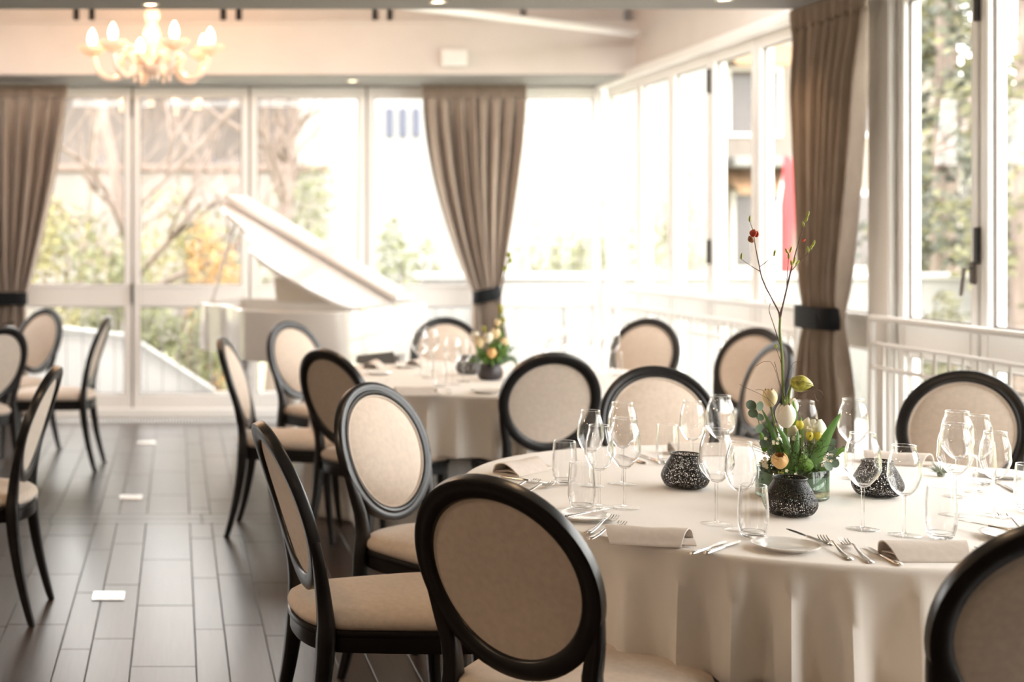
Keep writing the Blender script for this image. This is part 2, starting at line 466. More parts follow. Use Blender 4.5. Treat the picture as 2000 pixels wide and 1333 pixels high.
# ------------------------------------------------------------------ ceiling, walls
CZ = 2.72
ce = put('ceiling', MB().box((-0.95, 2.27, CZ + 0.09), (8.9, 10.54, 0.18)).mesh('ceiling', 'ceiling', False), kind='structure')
st = put('trim_2', MB().box((-0.95, 10.98, CZ + 0.205), (8.9, 0.84, 0.41)).mesh('trim_2', 'wall', False), kind='structure')   # dropped soffit over the far windows
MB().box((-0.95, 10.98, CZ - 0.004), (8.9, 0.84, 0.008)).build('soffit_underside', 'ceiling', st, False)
wr = put('wall_right', MB().box((3.62, 4.15, CZ + 0.42), (0.24, 14.5, 0.86)).mesh('wall_right', 'wall', False), kind='structure')
MB().box((3.465, 4.15, CZ - 0.005), (0.09, 14.4, 0.07), 0.01).build('curtain_track', 'frame', wr, False)
MB().box((3.515, 6.83, CZ / 2), (0.10, 0.21, CZ), 0.008).build('pillar', 'frame', wr, False)
MB().box((3.60, 4.15, 0.04), (0.20, 14.5, 0.08), 0.006).build('kerb', 'frame', wr, False)
wb = put('wall_back', MB().box((-0.95, 11.38, 0.04), (8.9, 0.30, 0.08), 0.006).mesh('wall_back', 'frame', False), kind='structure')
MB().box((-0.95, 11.47, CZ + 0.4), (8.9, 0.14, 0.85)).build('upper_wall', 'wall', wb, False)
put('wall_left', MB().box((-5.5, 4.15, 1.75), (0.2, 14.6, 3.5)).mesh('wall_left', 'back_wall', False), kind='structure')
put('wall_front', MB().box((-0.95, -3.1, 1.75), (9.3, 0.2, 3.5)).mesh('wall_front', 'back_wall', False), kind='structure')
put('wall_side', MB().box((3.62, -0.70, 1.38), (0.24, 4.64, 2.70)).mesh('wall_side', 'back_wall', False), kind='structure')
# raised coffer between the two soffits: panels between pairs of slots
tr = struct('trim_3')
MB().box((-0.95, 9.1, 3.46), (8.9, 3.4, 0.10)).build('coffer_ceiling', 'wall', tr, False)
MB().box((-0.95, 10.86, 3.30), (8.9, 0.04, 0.34)).build('slot_shade_backing', 'hinge', tr, False)  # black sheet stands in for the shade deep in the slots
cuts = [-5.4, -4.17, -4.05, -3.04, -2.92, -1.90, -1.78, -0.775, -0.655, 0.36, 0.48, 1.53, 1.645, 2.67, 3.46]
for a, b in zip(cuts, cuts[1:]):
    nm = 'ceiling_panel' if b - a > 0.3 else 'rafter'
    MB().box(((a + b) / 2, 10.70, 3.285), (b - a - 0.05, 0.14, 0.31), 0.004).build(nm, 'wall', tr, False)
MB().box((-0.95, 10.585, 3.118), (8.78, 0.09, 0.024), 0.004).build('ledge', 'wall', tr, False)
MB().tube([(3.44, 10.32, 2.995), (1.73, 9.06, 2.965), (0.3, 8.0, 2.94)], 0.028, 8).build('tie_bar', 'frame', tr)
MB().box((2.11, 10.52, 2.84), (0.20, 0.07, 0.13), 0.012).build('emergency_lamp', 'white', tr, False)

# ------------------------------------------------------------------ windows
def wbox(mb, axis, plane, u0, u1, v0, v1, z0, z1, b=0.0):
    if axis == 'x': mb.box(((u0 + u1) / 2, plane + (v0 + v1) / 2, (z0 + z1) / 2), (u1 - u0, v1 - v0, z1 - z0), b)
    else: mb.box((plane + (v0 + v1) / 2, (u0 + u1) / 2, (z0 + z1) / 2), (v1 - v0, u1 - u0, z1 - z0), b)
wcount = 0
def window(axis, plane, u0, u1, hinge=None, handle=None, sill=0.08, head=2.70):
    global wcount
    wcount += 1
    w = struct('window_%d' % wcount)
    a, b = u0 + 0.007, u1 - 0.007
    sw = 0.056
    f = MB()
    wbox(f, axis, plane, a, a + sw, 0.0, 0.085, sill, head, 0.006)
    wbox(f, axis, plane, b - sw, b, 0.0, 0.085, sill, head, 0.006)
    wbox(f, axis, plane, a + sw, b - sw, 0.004, 0.082, head - 0.085, head, 0.005)
    wbox(f, axis, plane, a + sw, b - sw, 0.004, 0.082, sill, sill + 0.11, 0.005)
    f.build('frame', 'frame', w, False)
    tm = MB(); wbox(tm, axis, plane, a + sw, b - sw, 0.0, 0.085, 0.905, 1.085, 0.008)
    wbox(tm, axis, plane, a + sw, b - sw, -0.012, 0.0, 1.06, 1.085, 0.003)
    tm.build('transom', 'frame', w, False)
    for z0, z1 in ((sill + 0.11, 0.905), (1.085, head - 0.085)):
        p = MB(); wbox(p, axis, plane, a + sw - 0.006, b - sw + 0.006, 0.040, 0.048, z0 - 0.006, z1 + 0.006)
        p.build('pane', 'pane', w, False)
        bd = MB()
        for q0, q1, y0, y1 in ((a + sw, a + sw + .008, z0, z1), (b - sw - .008, b - sw, z0, z1), (a + sw, b - sw, z0, z0 + .008), (a + sw, b - sw, z1 - .008, z1)):
            wbox(bd, axis, plane, q0, q1, 0.028, 0.039, y0, y1)
        bd.build('glazing_bead', 'gasket', w, False)
    gk = MB(); wbox(gk, axis, plane, u1 - 0.007, u1 + 0.007, 0.012, 0.07, sill, head)
    gk.build('gasket', 'gasket', w, False)
    if hinge:
        for z in hinge:
            h = MB(); wbox(h, axis, plane, u0 - 0.011, u0 + 0.011, -0.022, 0.012, z, z + 0.16, 0.004); h.build('hinge', 'hinge', w, False)
    if handle:
        h = MB(); hz = 1.27
        if axis == 'y':
            h.box((plane - 0.008, u0 + 0.035, hz + 0.05), (0.016, 0.03, 0.10), 0.004)
            h.tube([(plane - 0.01, u0 + 0.035, hz + 0.07), (plane - 0.045, u0 + 0.035, hz + 0.07), (plane - 0.05, u0 + 0.05, hz - 0.05)], 0.008, 8)
        else:
            h.box((u0 + 0.035, plane - 0.008, hz + 0.05), (0.03, 0.016, 0.10), 0.004)
            h.tube([(u0 + 0.035, plane - 0.01, hz + 0.07), (u0 + 0.035, plane - 0.045, hz + 0.07), (u0 + 0.04, plane - 0.05, hz - 0.05)], 0.008, 8)
        h.build('handle', 'gasket', w)
    return w
xs = [3.47 - 0.958 * k for k in range(10)]
for k in range(9):
    window('x', 11.30, max(xs[k + 1], -5.39), xs[k], hinge=(2.45, 0.93) if k in (3, 4) else None)
ys = [11.25, 10.47, 9.79, 9.07, 8.36, 7.65, 6.94]
for k in range(6): window('y', 3.50, ys[k + 1], ys[k], hinge=(2.42, 1.30) if k == 2 else None)
ys = [6.72, 6.03, 5.30, 4.57, 3.84, 3.11, 2.38, 1.65, 0.92, 0.19, -0.54, -1.27, -2.0, -2.73]
for k in range(7): window('y', 3.50, ys[k + 1], ys[k], hinge=(2.42, 1.36) if k == 0 else None, handle=(k == 0))

# ------------------------------------------------------------------ white balcony rails
def railing(name, label, p0, p1, bars, balus, z_top, z_bot, r=0.011, group=None, mat='white', rb=0.0075):
    t = thing(name, label, 'railing', (p0[0], p0[1], 0), 0, group)
    d = Vector((p1[0] - p0[0], p1[1] - p0[1], 0)); L = d.length; dn = d.normalized()
    for z in bars:
        MB().tube([(0, 0, z), tuple(dn * L + Vector((0, 0, z)))], r * (1.5 if z == bars[0] else 1.0), 8).build('rail', mat, t)
    for e in (0.0, L):
        q = dn * e
        MB().box((q.x, q.y, bars[0] / 2), (0.03, 0.03, bars[0]), 0.004).build('post', mat, t, False)
    n = int(L / balus); me = MB().tube([(0, 0, z_bot), (0, 0, z_top)], rb, 6).mesh('baluster', mat)
    for i in range(1, n):
        q = dn * (L * i / n); put('baluster', me, t, loc=q)
    return t
railing('balcony_railing', 'white metal balustrade before the right-hand glass, between the brown curtain and the frame edge', (3.42, 6.80), (3.42, 4.2), (1.08, 0.955, 0.84, 0.12), 0.112, 0.955, 0.12)
railing('balcony_railing', 'white metal balustrade along the right-hand glass, behind the rear tables and beyond the brown curtain', (3.42, 11.0), (3.42, 7.62), (1.08, 0.955, 0.84, 0.12), 0.112, 0.955, 0.12)
railing('terrace_railing', 'slender terrace balustrade standing outside the far windows', (-3.4, 11.78), (3.3, 11.78), (0.99, 0.05), 0.135, 0.99, 0.05, 0.009, None, 'rail_grey', 0.005)

# ------------------------------------------------------------------ outdoors
put('terrain_ground', MB().box((5, 45, -0.75), (160, 110, 0.5)).mesh('ground', 'lawn', False), kind='structure')
put('terrace_floor', MB().box((-0.5, 12.3, -0.25), (9.4, 1.7, 0.5)).mesh('terrace', 'terrace', False), kind='structure')
put('balcony_floor', MB().box((4.6, 4.5, -0.25), (1.8, 14.0, 0.5)).mesh('balcony', 'terrace', False), kind='structure')

def leaf_cloud(n, rx, ry, rz, size, seed, centre=(0, 0, 0), hollow=0.35, lumps=7):
    r = random.Random(seed); mb = MB(); c = Vector(centre)
    L = [(Vector((r.uniform(-.65, .65) * rx, r.uniform(-.65, .65) * ry, r.uniform(-.65, .7) * rz)), r.uniform(.35, .6)) for _ in range(lumps)]
    for i in range(n):
        lc, lr = L[r.randrange(lumps)]
        u = Vector((r.gauss(0, 1), r.gauss(0, 1), r.gauss(0, 1))).normalized()
        k = lr * (hollow + (1 - hollow) * r.random() ** .4)
        p = c + lc + Vector((u.x * rx * k, u.y * ry * k, u.z * rz * k))
        a = Vector((r.gauss(0, 1), r.gauss(0, 1), r.gauss(0, 1))).normalized(); b = a.orthogonal().normalized()
        l = size * r.uniform(.6, 1.3); w = l * .42; cc = a.cross(b) * (w * .3)
        mb.add([p - a * l * .5, p + b * w * .5 + cc, p + a * l * .5, p - b * w * .5 + cc], [(0, 1, 2, 3)])
    return mb
def shrub(name, label, x, y, z0, r, h, mat, seed, n=900, size=0.10, group=None, cat='shrub'):
    t = thing(name, label, cat, (x, y, z0), 0, group)
    st_ = MB(); rr = random.Random(seed)
    for k in range(5):
        a = rr.uniform(0, 6.28); st_.tube([(0, 0, 0), (cos(a) * r * .2, sin(a) * r * .2, h * .35), (cos(a) * r * .45, sin(a) * r * .45, h * .75)], [0.03, 0.02, 0.008], 5)
    st_.build('stem', 'bark', t)
    leaf_cloud(n, r, r, h * .46, size, seed, (0, 0, h * .55)).build('foliage', mat, t, False, clean=False, kind='stuff')
    return t
GZ = -0.5
G_SH = 'garden shrubs beyond the far windows'
shrub('garden_shrub', 'yellow-green shrub outside the far window beside the left curtain', -1.27, 16.0, GZ, 0.75, 2.55, 'shrub_yellow', 1, 1300, group=G_SH)
shrub('garden_shrub', 'tall yellow-green shrub outside the second far window, behind the bare tree', -0.05, 17.2, GZ, 0.85, 2.75, 'shrub_yellow', 2, 1500, group=G_SH)
shrub('garden_shrub', 'orange-leaved shrub outside the second far window, left of the piano lid', 0.42, 15.0, GZ, 0.42, 2.05, 'shrub_orange', 3, 800, group=G_SH)
shrub('garden_shrub', 'light green shrub outside, straddling the first narrow window mullion', -0.75, 15.2, GZ, 0.50, 2.2, 'shrub_lime', 4, 900, group=G_SH)
shrub('garden_shrub', 'olive shrub outside above the tip of the piano lid', 1.42, 18.0, GZ, 0.72, 3.0, 'shrub_lime', 5, 1100, group=G_SH)
shrub('garden_shrub', 'leafy pale green shrub behind the sloping stair wall, seen in the low window', 0.05, 14.3, GZ, 0.62, 1.35, 'shrub_lime', 6, 1100, group=G_SH)
shrub('garden_shrub', 'yellow low shrub above the sloping stair wall, left of the white piano', 0.45, 15.6, GZ, 0.55, 1.45, 'shrub_yellow', 7, 900, group=G_SH)
shrub('garden_shrub', 'low yellow shrub outside, above the level top of the stair wall', -0.9, 14.4, GZ, 0.5, 1.25, 'shrub_yellow', 8, 700, group=G_SH)
shrub('garden_shrub', 'lime shrub with orange hints outside between piano lid and middle curtain', 2.78, 16.0, GZ, 0.45, 2.25, 'shrub_lime', 9, 800, group=G_SH)
shrub('garden_shrub', 'low lime shrub outside the last far window, right of the middle curtain', 4.4, 16.0, GZ, 0.95, 2.5, 'shrub_lime', 10, 1800, group=G_SH)
shrub('garden_shrub', 'slim yellow-green shrub outside the right-hand glass, before the cream house', 7.3, 20.0, GZ, 0.5, 3.0, 'shrub_lime', 11, 900)
shrub('garden_shrub', 'dark green shrub low outside the right-hand window beside the handle', 6.9, 12.3, GZ, 0.5, 1.6, 'shrub_olive', 12, 900)

def branches(mb, p, d, length, r, depth, rr):
    if depth == 0 or r < 0.004: return
    pts = [Vector(p)]; dd = Vector(d)
    for k in range(4):
        dd = (dd + Vector((rr.uniform(-.22, .22), rr.uniform(-.22, .22), rr.uniform(-.06, .16)))).normalized()
        pts.append(pts[-1] + dd * length / 4)
    mb.tube(pts, [lerp(r, r * .6, k / 4) for k in range(5)], 5, False)
    for k in range(3 if depth > 2 else 2):
        i = rr.choice((2, 3, 4)); a = rr.uniform(0, 6.28)
        nd = (dd + Vector((cos(a), sin(a), rr.uniform(-.1, .5))) * .75).normalized()
        branches(mb, pts[i], nd, length * rr.uniform(.6, .8), r * .55, depth - 1, rr)
def bare_tree(label, x, y, lean, h, r, seed, depth=5):
    t = thing('bare_tree', label, 'tree', (x, y, GZ), 0, 'bare trees beyond the far windows')
    rr = random.Random(seed)
    tp_ = [Vector((0, 0, 0)), Vector((lean[0] * .25, 0, h * .25)), Vector((lean[0] * .5, lean[1] * .5, h * .5)), Vector((lean[0], lean[1], h))]
    tp_ = spline(tp_, 4)
    MB().tube(tp_, [lerp(r, r * .55, i / (len(tp_) - 1)) for i in range(len(tp_))], 8).build('trunk', 'bark', t)
    mb = MB()
    for k in range(7):
        i = rr.randrange(len(tp_) // 2, len(tp_)); a = rr.uniform(0, 6.28)
        branches(mb, tp_[i], Vector((cos(a) * .9, sin(a) * .5, rr.uniform(.3, .9))), h * .38, r * .45, depth, rr)
    mb.build('branches', 'bark', t, True, clean=False, kind='stuff')
bare_tree('leafless tree outside the second far window, its trunk leaning left across the mullion', -0.15, 16.2, (-0.75, 0.0), 3.6, 0.10, 21, 4)
bare_tree('leafless tree outside above the piano lid, before the white house edge', 1.15, 17.0, (0.35, 0.2), 3.8, 0.10, 22, 4)
bare_tree('spindly leafless tree outside, nearest the left curtain', -1.5, 19.0, (0.5, 0.2), 4.2, 0.06, 23, 4)

def conifer(name, label, x, y, h, r, mat, seed, n=3000, size=0.17, base=0.8):
    t = thing(name, label, 'tree', (x, y, GZ), 0, 'evergreen trees outside the right-hand windows')
    MB().tube([(0, 0, 0), (0.05, 0, h * .5), (0, 0.05, h * .97)], [0.14, 0.09, 0.02], 7).build('trunk', 'bark', t)
    rr = random.Random(seed); mb = MB()
    tiers = 15
    boughs = []
    for k in range(tiers):
        z = base + (h - base) * k / tiers
        for q in range(6):
            boughs.append((z + rr.uniform(-.2, .2), rr.uniform(0, 6.28), r * (1 - .72 * k / tiers) * rr.uniform(.6, 1.1)))
    for i in range(n):
        z, a, L = boughs[rr.randrange(len(boughs))]
        s = rr.random() ** .6 * L
        p = Vector((cos(a) * s, sin(a) * s, z - s * .22)) + Vector((rr.gauss(0, .09), rr.gauss(0, .09), rr.gauss(0, .10)))
        u = Vector((cos(a) + rr.gauss(0, .5), sin(a) + rr.gauss(0, .5), -.4 + rr.gauss(0, .3))).normalized(); b = u.orthogonal().normalized()
        l = size * rr.uniform(.6, 1.2); w = l * .3
        mb.add([p, p + u * l * .5 + b * w, p + u * l, p + u * l * .5 - b * w], [(0, 1, 2, 3)])
    mb.build('foliage', mat, t, False, clean=False, kind='stuff')
conifer('conifer', 'tall slim dark conifer outside the right-hand window, left of the hinged frame', 8.62, 15.6, 8.5, 1.15, 'shrub_dark', 31, 3600)
conifer('conifer', 'olive conifer outside at the right edge, behind the last window pane', 7.95, 13.0, 8.0, 0.95, 'shrub_olive', 32, 4200, 0.13)
conifer('conifer', 'distant loose conifer seen above the white house through the right-hand window', 12.6, 22.5, 9.0, 1.3, 'shrub_olive', 33, 2400, 0.3)

def house(name, label, x0, x1, y, depth, h, mat, openings, roof=None, yaw=0.0):
    t = thing(name, label, 'house', ((x0 + x1) / 2, y, GZ), yaw); W = x1 - x0
    MB().box((0, depth / 2, (h) / 2), (W, depth, h)).build('wall', mat, t, False)
    if roof:
        mb = MB(); o = 0.5
        mb.add([(-W / 2 - o, -o, h), (W / 2 + o, -o, h), (W / 2 + o, depth + o, h), (-W / 2 - o, depth + o, h), (-W / 2 + 1, depth / 2, h + roof), (W / 2 - 1, depth / 2, h + roof)],
               [(0, 1, 5, 4), (1, 2, 5), (2, 3, 4, 5), (3, 0, 4), (3, 2, 1, 0)]); mb.build('roof', 'roof', t, False)
    for (ox, oz, ow, oh, kind) in openings:
        lx, lz = ox - (x0 + x1) / 2, oz - GZ
        if kind == 'awning':
            mb = MB(); mb.add([(lx - ow / 2, 0, lz + oh), (lx + ow / 2, 0, lz + oh), (lx + ow / 2, -1.0, lz), (lx - ow / 2, -1.0, lz), (lx - ow / 2, 0, lz + oh - .06), (lx + ow / 2, 0, lz + oh - .06), (lx + ow / 2, -1.0, lz - .06), (lx - ow / 2, -1.0, lz - .06)],
                              [(0, 1, 2, 3), (7, 6, 5, 4), (0, 3, 7, 4), (1, 5, 6, 2), (3, 2, 6, 7), (0, 4, 5, 1)]); mb.build('awning', 'house_orange', t, False)
        elif kind == 'shutter':
            MB().box((lx, -0.02, lz), (ow, 0.08, oh), 0.01).build('shutter', 'house_blue', t, False)
        elif kind == 'balcony':
            MB().box((lx, -0.5, lz), (ow, 1.0, oh), 0.02).build('balcony', 'render_white', t, False)
        elif kind == 'g':
            MB().box((lx, -0.05, lz), (ow, 0.12, oh), .01).build('window', 'house_glass', t, False)
        else:
            f = MB().box((lx, -0.02, lz), (ow + .16, 0.08, oh + .16), 0.01).build('window', 'frame', t, False)
            MB().box((lx, -0.05, lz), (ow, 0.04, oh)).build('window_glass', 'house_glass', f, False)
    return t
house('house', 'greyish house far behind the bare trees, seen through the left far windows', -12, 4.3, 38, 8, 6.2, 'render_grey',
      [(1.37, 3.3, .75, .62, 'g'), (-2.0, 3.2, .7, .9, 'g')], 2.2)
house('house', 'white house with three narrow blue shutters, outside beside the middle curtain', 2.80, 10.0, 26, 7, 9.5, 'render_white',
      [(4.0, 3.62, .13, .55, 'shutter'), (4.25, 3.62, .13, .55, 'shutter'), (4.5, 3.62, .13, .55, 'shutter')])
house('house', 'cream house with orange awnings outside the right-hand glass', 11.0, 16.2, 29, 7, 11, 'render_cream',
      [(12.1, 4.3, 1.0, 1.3, 'w'), (12.1, 5.0, 1.5, .5, 'awning'), (12.2, 1.6, 1.0, 1.5, 'w'), (12.2, 2.4, 1.6, .5, 'awning'), (14.2, 4.3, 1.0, 1.3, 'w'), (14.2, 1.6, 1.0, 1.5, 'w'), (12.3, 3.0, 2.0, .2, 'balcony')])
house('house', 'low white house behind the conifers outside the right-hand window', 16.8, 27, 31, 8, 4.2, 'render_white',
      [(18.0, 2.2, .9, 1.2, 'w'), (20.4, 2.2, .9, 1.2, 'w')], 1.6)

gw = tag(MB().box((-2.7, 24, 1.05), (10.6, 0.25, 3.1), 0.02).build('garden_wall', 'garden_wall', None, False), 'pale garden wall behind the shrubs, seen through the left far windows', 'wall')
MB().box((-2.7, 24, 2.66), (10.7, 0.4, 0.12), 0.02).build('coping', 'roof', gw, False)
w = MB(); prof = [(-3.4, -.5), (-3.4, .60), (-1.03, .565), (-.45, .50), (.36, -.02), (.36, -.5)]
w.loops([[Vector((x, 13.0, z)) for x, z in prof], [Vector((x, 13.22, z)) for x, z in prof]])
sw_ = w.build('stair_wall', 'terrace', None, False); tag(sw_, 'pale garden stair wall with a sloping top, outside the low far window', 'wall')
cp = MB()
for (xa, za), (xb, zb) in zip(prof[1:4], prof[2:5]):
    cp.add([(xa, 12.96, za), (xb, 12.96, zb), (xb, 13.26, zb), (xa, 13.26, za), (xa, 12.96, za + .05), (xb, 12.96, zb + .05), (xb, 13.26, zb + .05), (xa, 13.26, za + .05)],
           [(0, 1, 2, 3), (4, 7, 6, 5), (0, 4, 5, 1), (3, 2, 6, 7), (0, 3, 7, 4), (1, 5, 6, 2)])
cp.build('coping', 'render_white', sw_, False)
pw = tag(MB().box((5.6, 13.6, 0.28), (6.4, 0.2, 1.56), 0.01).build('parapet_wall', 'render_white', None, False), 'low white parapet outside the last far window', 'wall')
MB().box((5.6, 13.6, 1.09), (6.5, 0.28, 0.06), 0.01).build('coping', 'terrace', pw, False)

fl = thing('banner_flag', 'red banner flag on a pole outside the right-hand glass beside the brown curtain', 'flag', (6.10, 14.0, GZ))
MB().tube([(0, 0, 0), (0, 0, 2.3), (0.06, 0, 2.7), (0.22, 0, 2.82)], [0.018, 0.015, 0.012, 0.006], 6).build('pole', 'white', fl)
def flagp(u, v):
    z = 1.3 + 1.5 * v; wd = 0.07 + 0.14 * v
    return Vector((0.02 + (0.06 + .0) * max(0, v - .7) + wd * u, 0.03 * sin(u * 5 + v * 4), z - .06 * u))
fm = MB().grid(flagp, 6, 12).build('cloth', 'red', fl)
so = fm.modifiers.new('thickness', 'SOLIDIFY'); so.thickness = 0.004

# ------------------------------------------------------------------ curtains
def curtain(label, axis, plane, z_top, z_tie, top, tie, low, exps, seed, folds=8, tie_tilt=0.0, tie_h=0.105, full=0.072):
    """top / tie / low: (edge0, edge1) along the wall at the rail, the tieback and the floor; plane = mean distance line"""
    t = thing('curtain', label, 'curtain')
    rr = random.Random(seed); ph = [rr.uniform(-.7, .7) for _ in range(60)]
    def at(u, d, z):
        return Vector((u, plane + d, z)) if axis == 'x' else Vector((plane + d, u, z))
    def edges(z):
        if z >= z_tie:
            k = (z_top - z) / (z_top - z_tie)
            return lerp(top[0], tie[0], k ** exps[0]), lerp(top[1], tie[1], k ** exps[1])
        k = min(1, ((z_tie - z) / z_tie) * 2.2); k = k * k * (3 - 2 * k)
        return lerp(tie[0], low[0], k), lerp(tie[1], low[1], k)
    wtop = abs(top[1] - top[0])
    def depth(s, z):
        tt = (z_top - z) / z_top
        e0, e1 = edges(z); comp = abs(e1 - e0) / wtop
        amp = full * min(1, .15 + tt * 5) * (0.62 + .38 * comp)
        x = s * folds
        w = sin(2 * pi * x + 1.1 * ph[int(x) % 60] + .5 * sin(4 * tt + ph[3])) + .35 * sin(4 * pi * x + ph[7] * 3 + 2 * tt) + .25 * sin(2 * pi * x * .5 + ph[9])
        d = amp * w
        near_tie = math.exp(-((z - z_tie) / .12) ** 2)
        d = d * (1 - .45 * near_tie)
        bulge = (1 - (2 * s - 1) ** 2) * -0.05 * (1 - comp)
        return d + bulge
    def hp(u, v):
        z = z_top - 0.115 * v; s = u; e0, e1 = edges(z)
        return at(lerp(e0, e1, s), 0.012 * sin(2 * pi * 46 * s) * (0.6 + .4 * sin(pi * v)) + .01 * sin(2 * pi * folds * s) * v, z)
    h = MB().grid(hp, 276, 5).build('heading', 'curtain', t, True, sharp=80)
    def bp(u, v):
        z = lerp(z_top - 0.11, 0.02, v); e0, e1 = edges(z)
        return at(lerp(e0, e1, u), depth(u, z), z)
    b = MB().grid(bp, 220, 70).build('drape', 'curtain', t, True, sharp=80)
    for o in (h, b):
        m = o.modifiers.new('thickness', 'SOLIDIFY'); m.thickness = 0.003
    rings = []
    cx_, hw = (tie[0] + tie[1]) / 2, abs(tie[1] - tie[0]) / 2 + 0.006
    for ro, dz in ((0.0, -.5), (.004, -.46), (.004, .46), (0, .5), (-.006, .5), (-.006, -.5)):
        ring = []
        for k in range(36):
            a = 2 * pi * k / 36
            ca = abs(cos(a)) ** .8 * (1 if cos(a) >= 0 else -1)
            u = cx_ + (hw + ro) * ca
            ring.append(at(u, (0.075 + ro) * sin(a) - .03, z_tie + dz * tie_h + tie_tilt * (u - cx_)))
        rings.append(ring)
    MB().ring(rings).build('tieback', 'tieback', t)
    return t
curtain('taupe curtain at the left edge, drawn into a black tieback beside the first far window', 'x', 11.06, 2.70, 0.985, (-1.80, -0.875), (-1.50, -1.20), (-1.56, -1.19), (1.5, 1.5), 1, 8)
curtain('taupe curtain in the middle of the far glass wall, drawn into a black tieback', 'x', 11.06, 2.70, 1.015, (1.964, 2.80), (2.372, 2.578), (2.36, 2.64), (1.75, 1.4), 2, 8, 0.22)
curtain('brown-taupe curtain on the right-hand glass wall with a wide black tieback', 'y', 3.36, 2.715, 1.06, (7.57, 6.72), (7.37, 6.99), (7.46, 6.90), (1.2, 1.25), 11, 9, 0.0, 0.115, 0.046)

# ------------------------------------------------------------------ grand piano
def grand_piano():
    # local x runs from the hinge side to the curved side, local y from the keyboard to the tail
    t = thing('grand_piano', 'white baby grand piano with raised lid before the far windows', 'piano', (1.634, 9.70, 0), 0)
    wv = Vector((-0.854, 0.520, 0)); dv = Vector((-0.520, -0.854, 0))
    mat = Matrix(((wv.x, dv.x, 0, 0), (wv.y, dv.y, 0, 0), (0, 0, 1, 0), (0, 0, 0, 1)))
    mat = mat @ Matrix.Diagonal((1.06, 1.06, 1, 1))
    def L(mb): return mb.xf(mat)
    out = [(0, -.30)] + [(1.44, -.30), (1.44, .10)] + [tuple(p) for p in spline([(1.44, .20), (1.405, .36), (1.27, .52), (1.06, .64), (.90, .78), (.80, .95), (.66, 1.08), (.45, 1.13), (.22, 1.10), (.05, 1.02), (0, .92)], 5)]
    def inset(o, d):
        n = len(o); res = []
        for i in range(n):
            p, a, b = Vector(o[i]), Vector(o[i - 1]), Vector(o[(i + 1) % n])
            e1, e2 = (p - a).normalized(), (b - p).normalized()
            nn = Vector((-(e1.y + e2.y), e1.x + e2.x)).normalized()
            res.append(tuple(p + nn * d))
        return res
    inn = inset(out, 0.045)
    if not (0 < inn[1][0] < 1.44): inn = inset(out, -0.045)
    case = [p for p in out]
    rm = MB(); z0, z1 = 0.665, 1.0
    rings = [[Vector((x, y, z)) for x, y in o] for o, z in ((out, z0), (out, z0 + .012), (out, z1 - .008), (inset(out, .006 if inn[1][0] < 1.42 else -.006), z1), (inn, z1), (inn, z0))]
    rm.ring(rings)
    L(rm).build('rim', 'piano', t, True, sharp=35)
    L(MB().prism(inset(inn, -0.002) if False else inn, z0, z0 + .03)).build('soundboard', 'piano', t, False)
    L(MB().prism([(x * .94 + .04, max(y, .12) * .95 + .02) for x, y in inn], .88, .90)).build('iron_plate', 'piano_plate', t, False)
    ss = MB()
    for i in range(34):
        x = .08 + i * .036
        ymax = interp([(0, .95), (.6, .98), (.9, .68), (1.25, .42), (1.4, .2)], x)
        ss.tube([(x, .14, .915), (x * .985, ymax, .915)], .0013, 4)
    L(ss).build('strings', 'steel', t, kind='stuff')
    # keyboard end
    L(MB().box((.72, -.40, .66), (1.42, .24, .05), .006)).build('keybed', 'piano', t, False)
    for x in (.03, 1.41): L(MB().box((x, -.39, .76), (.06, .26, .20), .012)).build('cheek', 'piano', t, False)
    L(MB().box((.72, -.29, .80), (1.32, .03, .20), .006)).build('fallboard', 'piano', t, False)
    wk, bk = MB(), MB()
    for i in range(52):
        wk.box((.09 + i * .0242 + .012, -.405, .70), (.0230, .15, .02), .002)
        if i % 7 not in (1, 4) and i < 51: bk.box((.09 + (i + 1) * .0242 - .002, -.365, .715), (.0125, .09, .016), .002)
    L(wk).build('white_keys', 'ivory', t, False, kind='stuff'); L(bk).build('black_keys', 'ebony', t, False, kind='stuff')
    # music desk
    md = MB().box((.66, .06, 1.09), (.62, .02, .20), .012, Matrix.Rotation(R(-14), 3, 'X')); L(md).build('music_desk', 'piano', t, False)
    # lid, hinged on the straight side
    ang = R(29.6)
    Rl = Matrix.Translation((0, 0, 1.005)) @ Matrix.Rotation(-ang, 4, 'Y')
    lo = [(x, y) for x, y in out]; lo[0] = (0, 0.0); lo[1] = (1.455, 0.0)
    lid = MB(); lid.loops([[Vector((x, y, z)) for x, y in lo] for z in (0.0, .022)])
    lid.xf(Rl); L(lid).build('lid', 'piano', t, True, sharp=30)
    fp = MB().box((.728, .148, .052), (1.455, .295, .045), .008); fp.box((.728, -.012, .024), (1.455, .03, .05), .008)
    fp.xf(Rl); L(fp).build('lid_flap', 'piano', t, False)
    for y in (.2, .75): L(MB().tube([(0.0, y - .05, 1.0), (0.0, y + .05, 1.0)], .009, 8)).build('hinge', 'brass', t)
    top = Rl @ Vector((1.36, .14, 0.0))
    L(MB().tube([(1.40, .20, .97), (top.x, top.y + .05, top.z)], .011, 8)).build('prop_stick', 'piano', t)
    # legs
    def leg(x, y):
        mb = MB()
        secs = [(.0, .026), (.03, .026), (.05, .034), (.42, .052), (.52, .062), (.535, .075), (.60, .075), (.626, .08)]
        mb.loops([[Vector((x + s_ * a, y + s_ * b, z)) for a, b in ((-1, -.6), (-.6, -1), (.6, -1), (1, -.6), (1, .6), (.6, 1), (-.6, 1), (-1, .6))] for z, s_ in [(z + .05, s2) for z, s2 in secs[:-1]] + [(.626, .08)]])
        o = L(mb).build('leg', 'piano', t, False)
        cs = MB().lathe([(0, 0), (.022, .004), (.026, .025), (.022, .046), (0, .052)], 12, (x, y, 0)); L(cs).build('caster', 'brass', o)
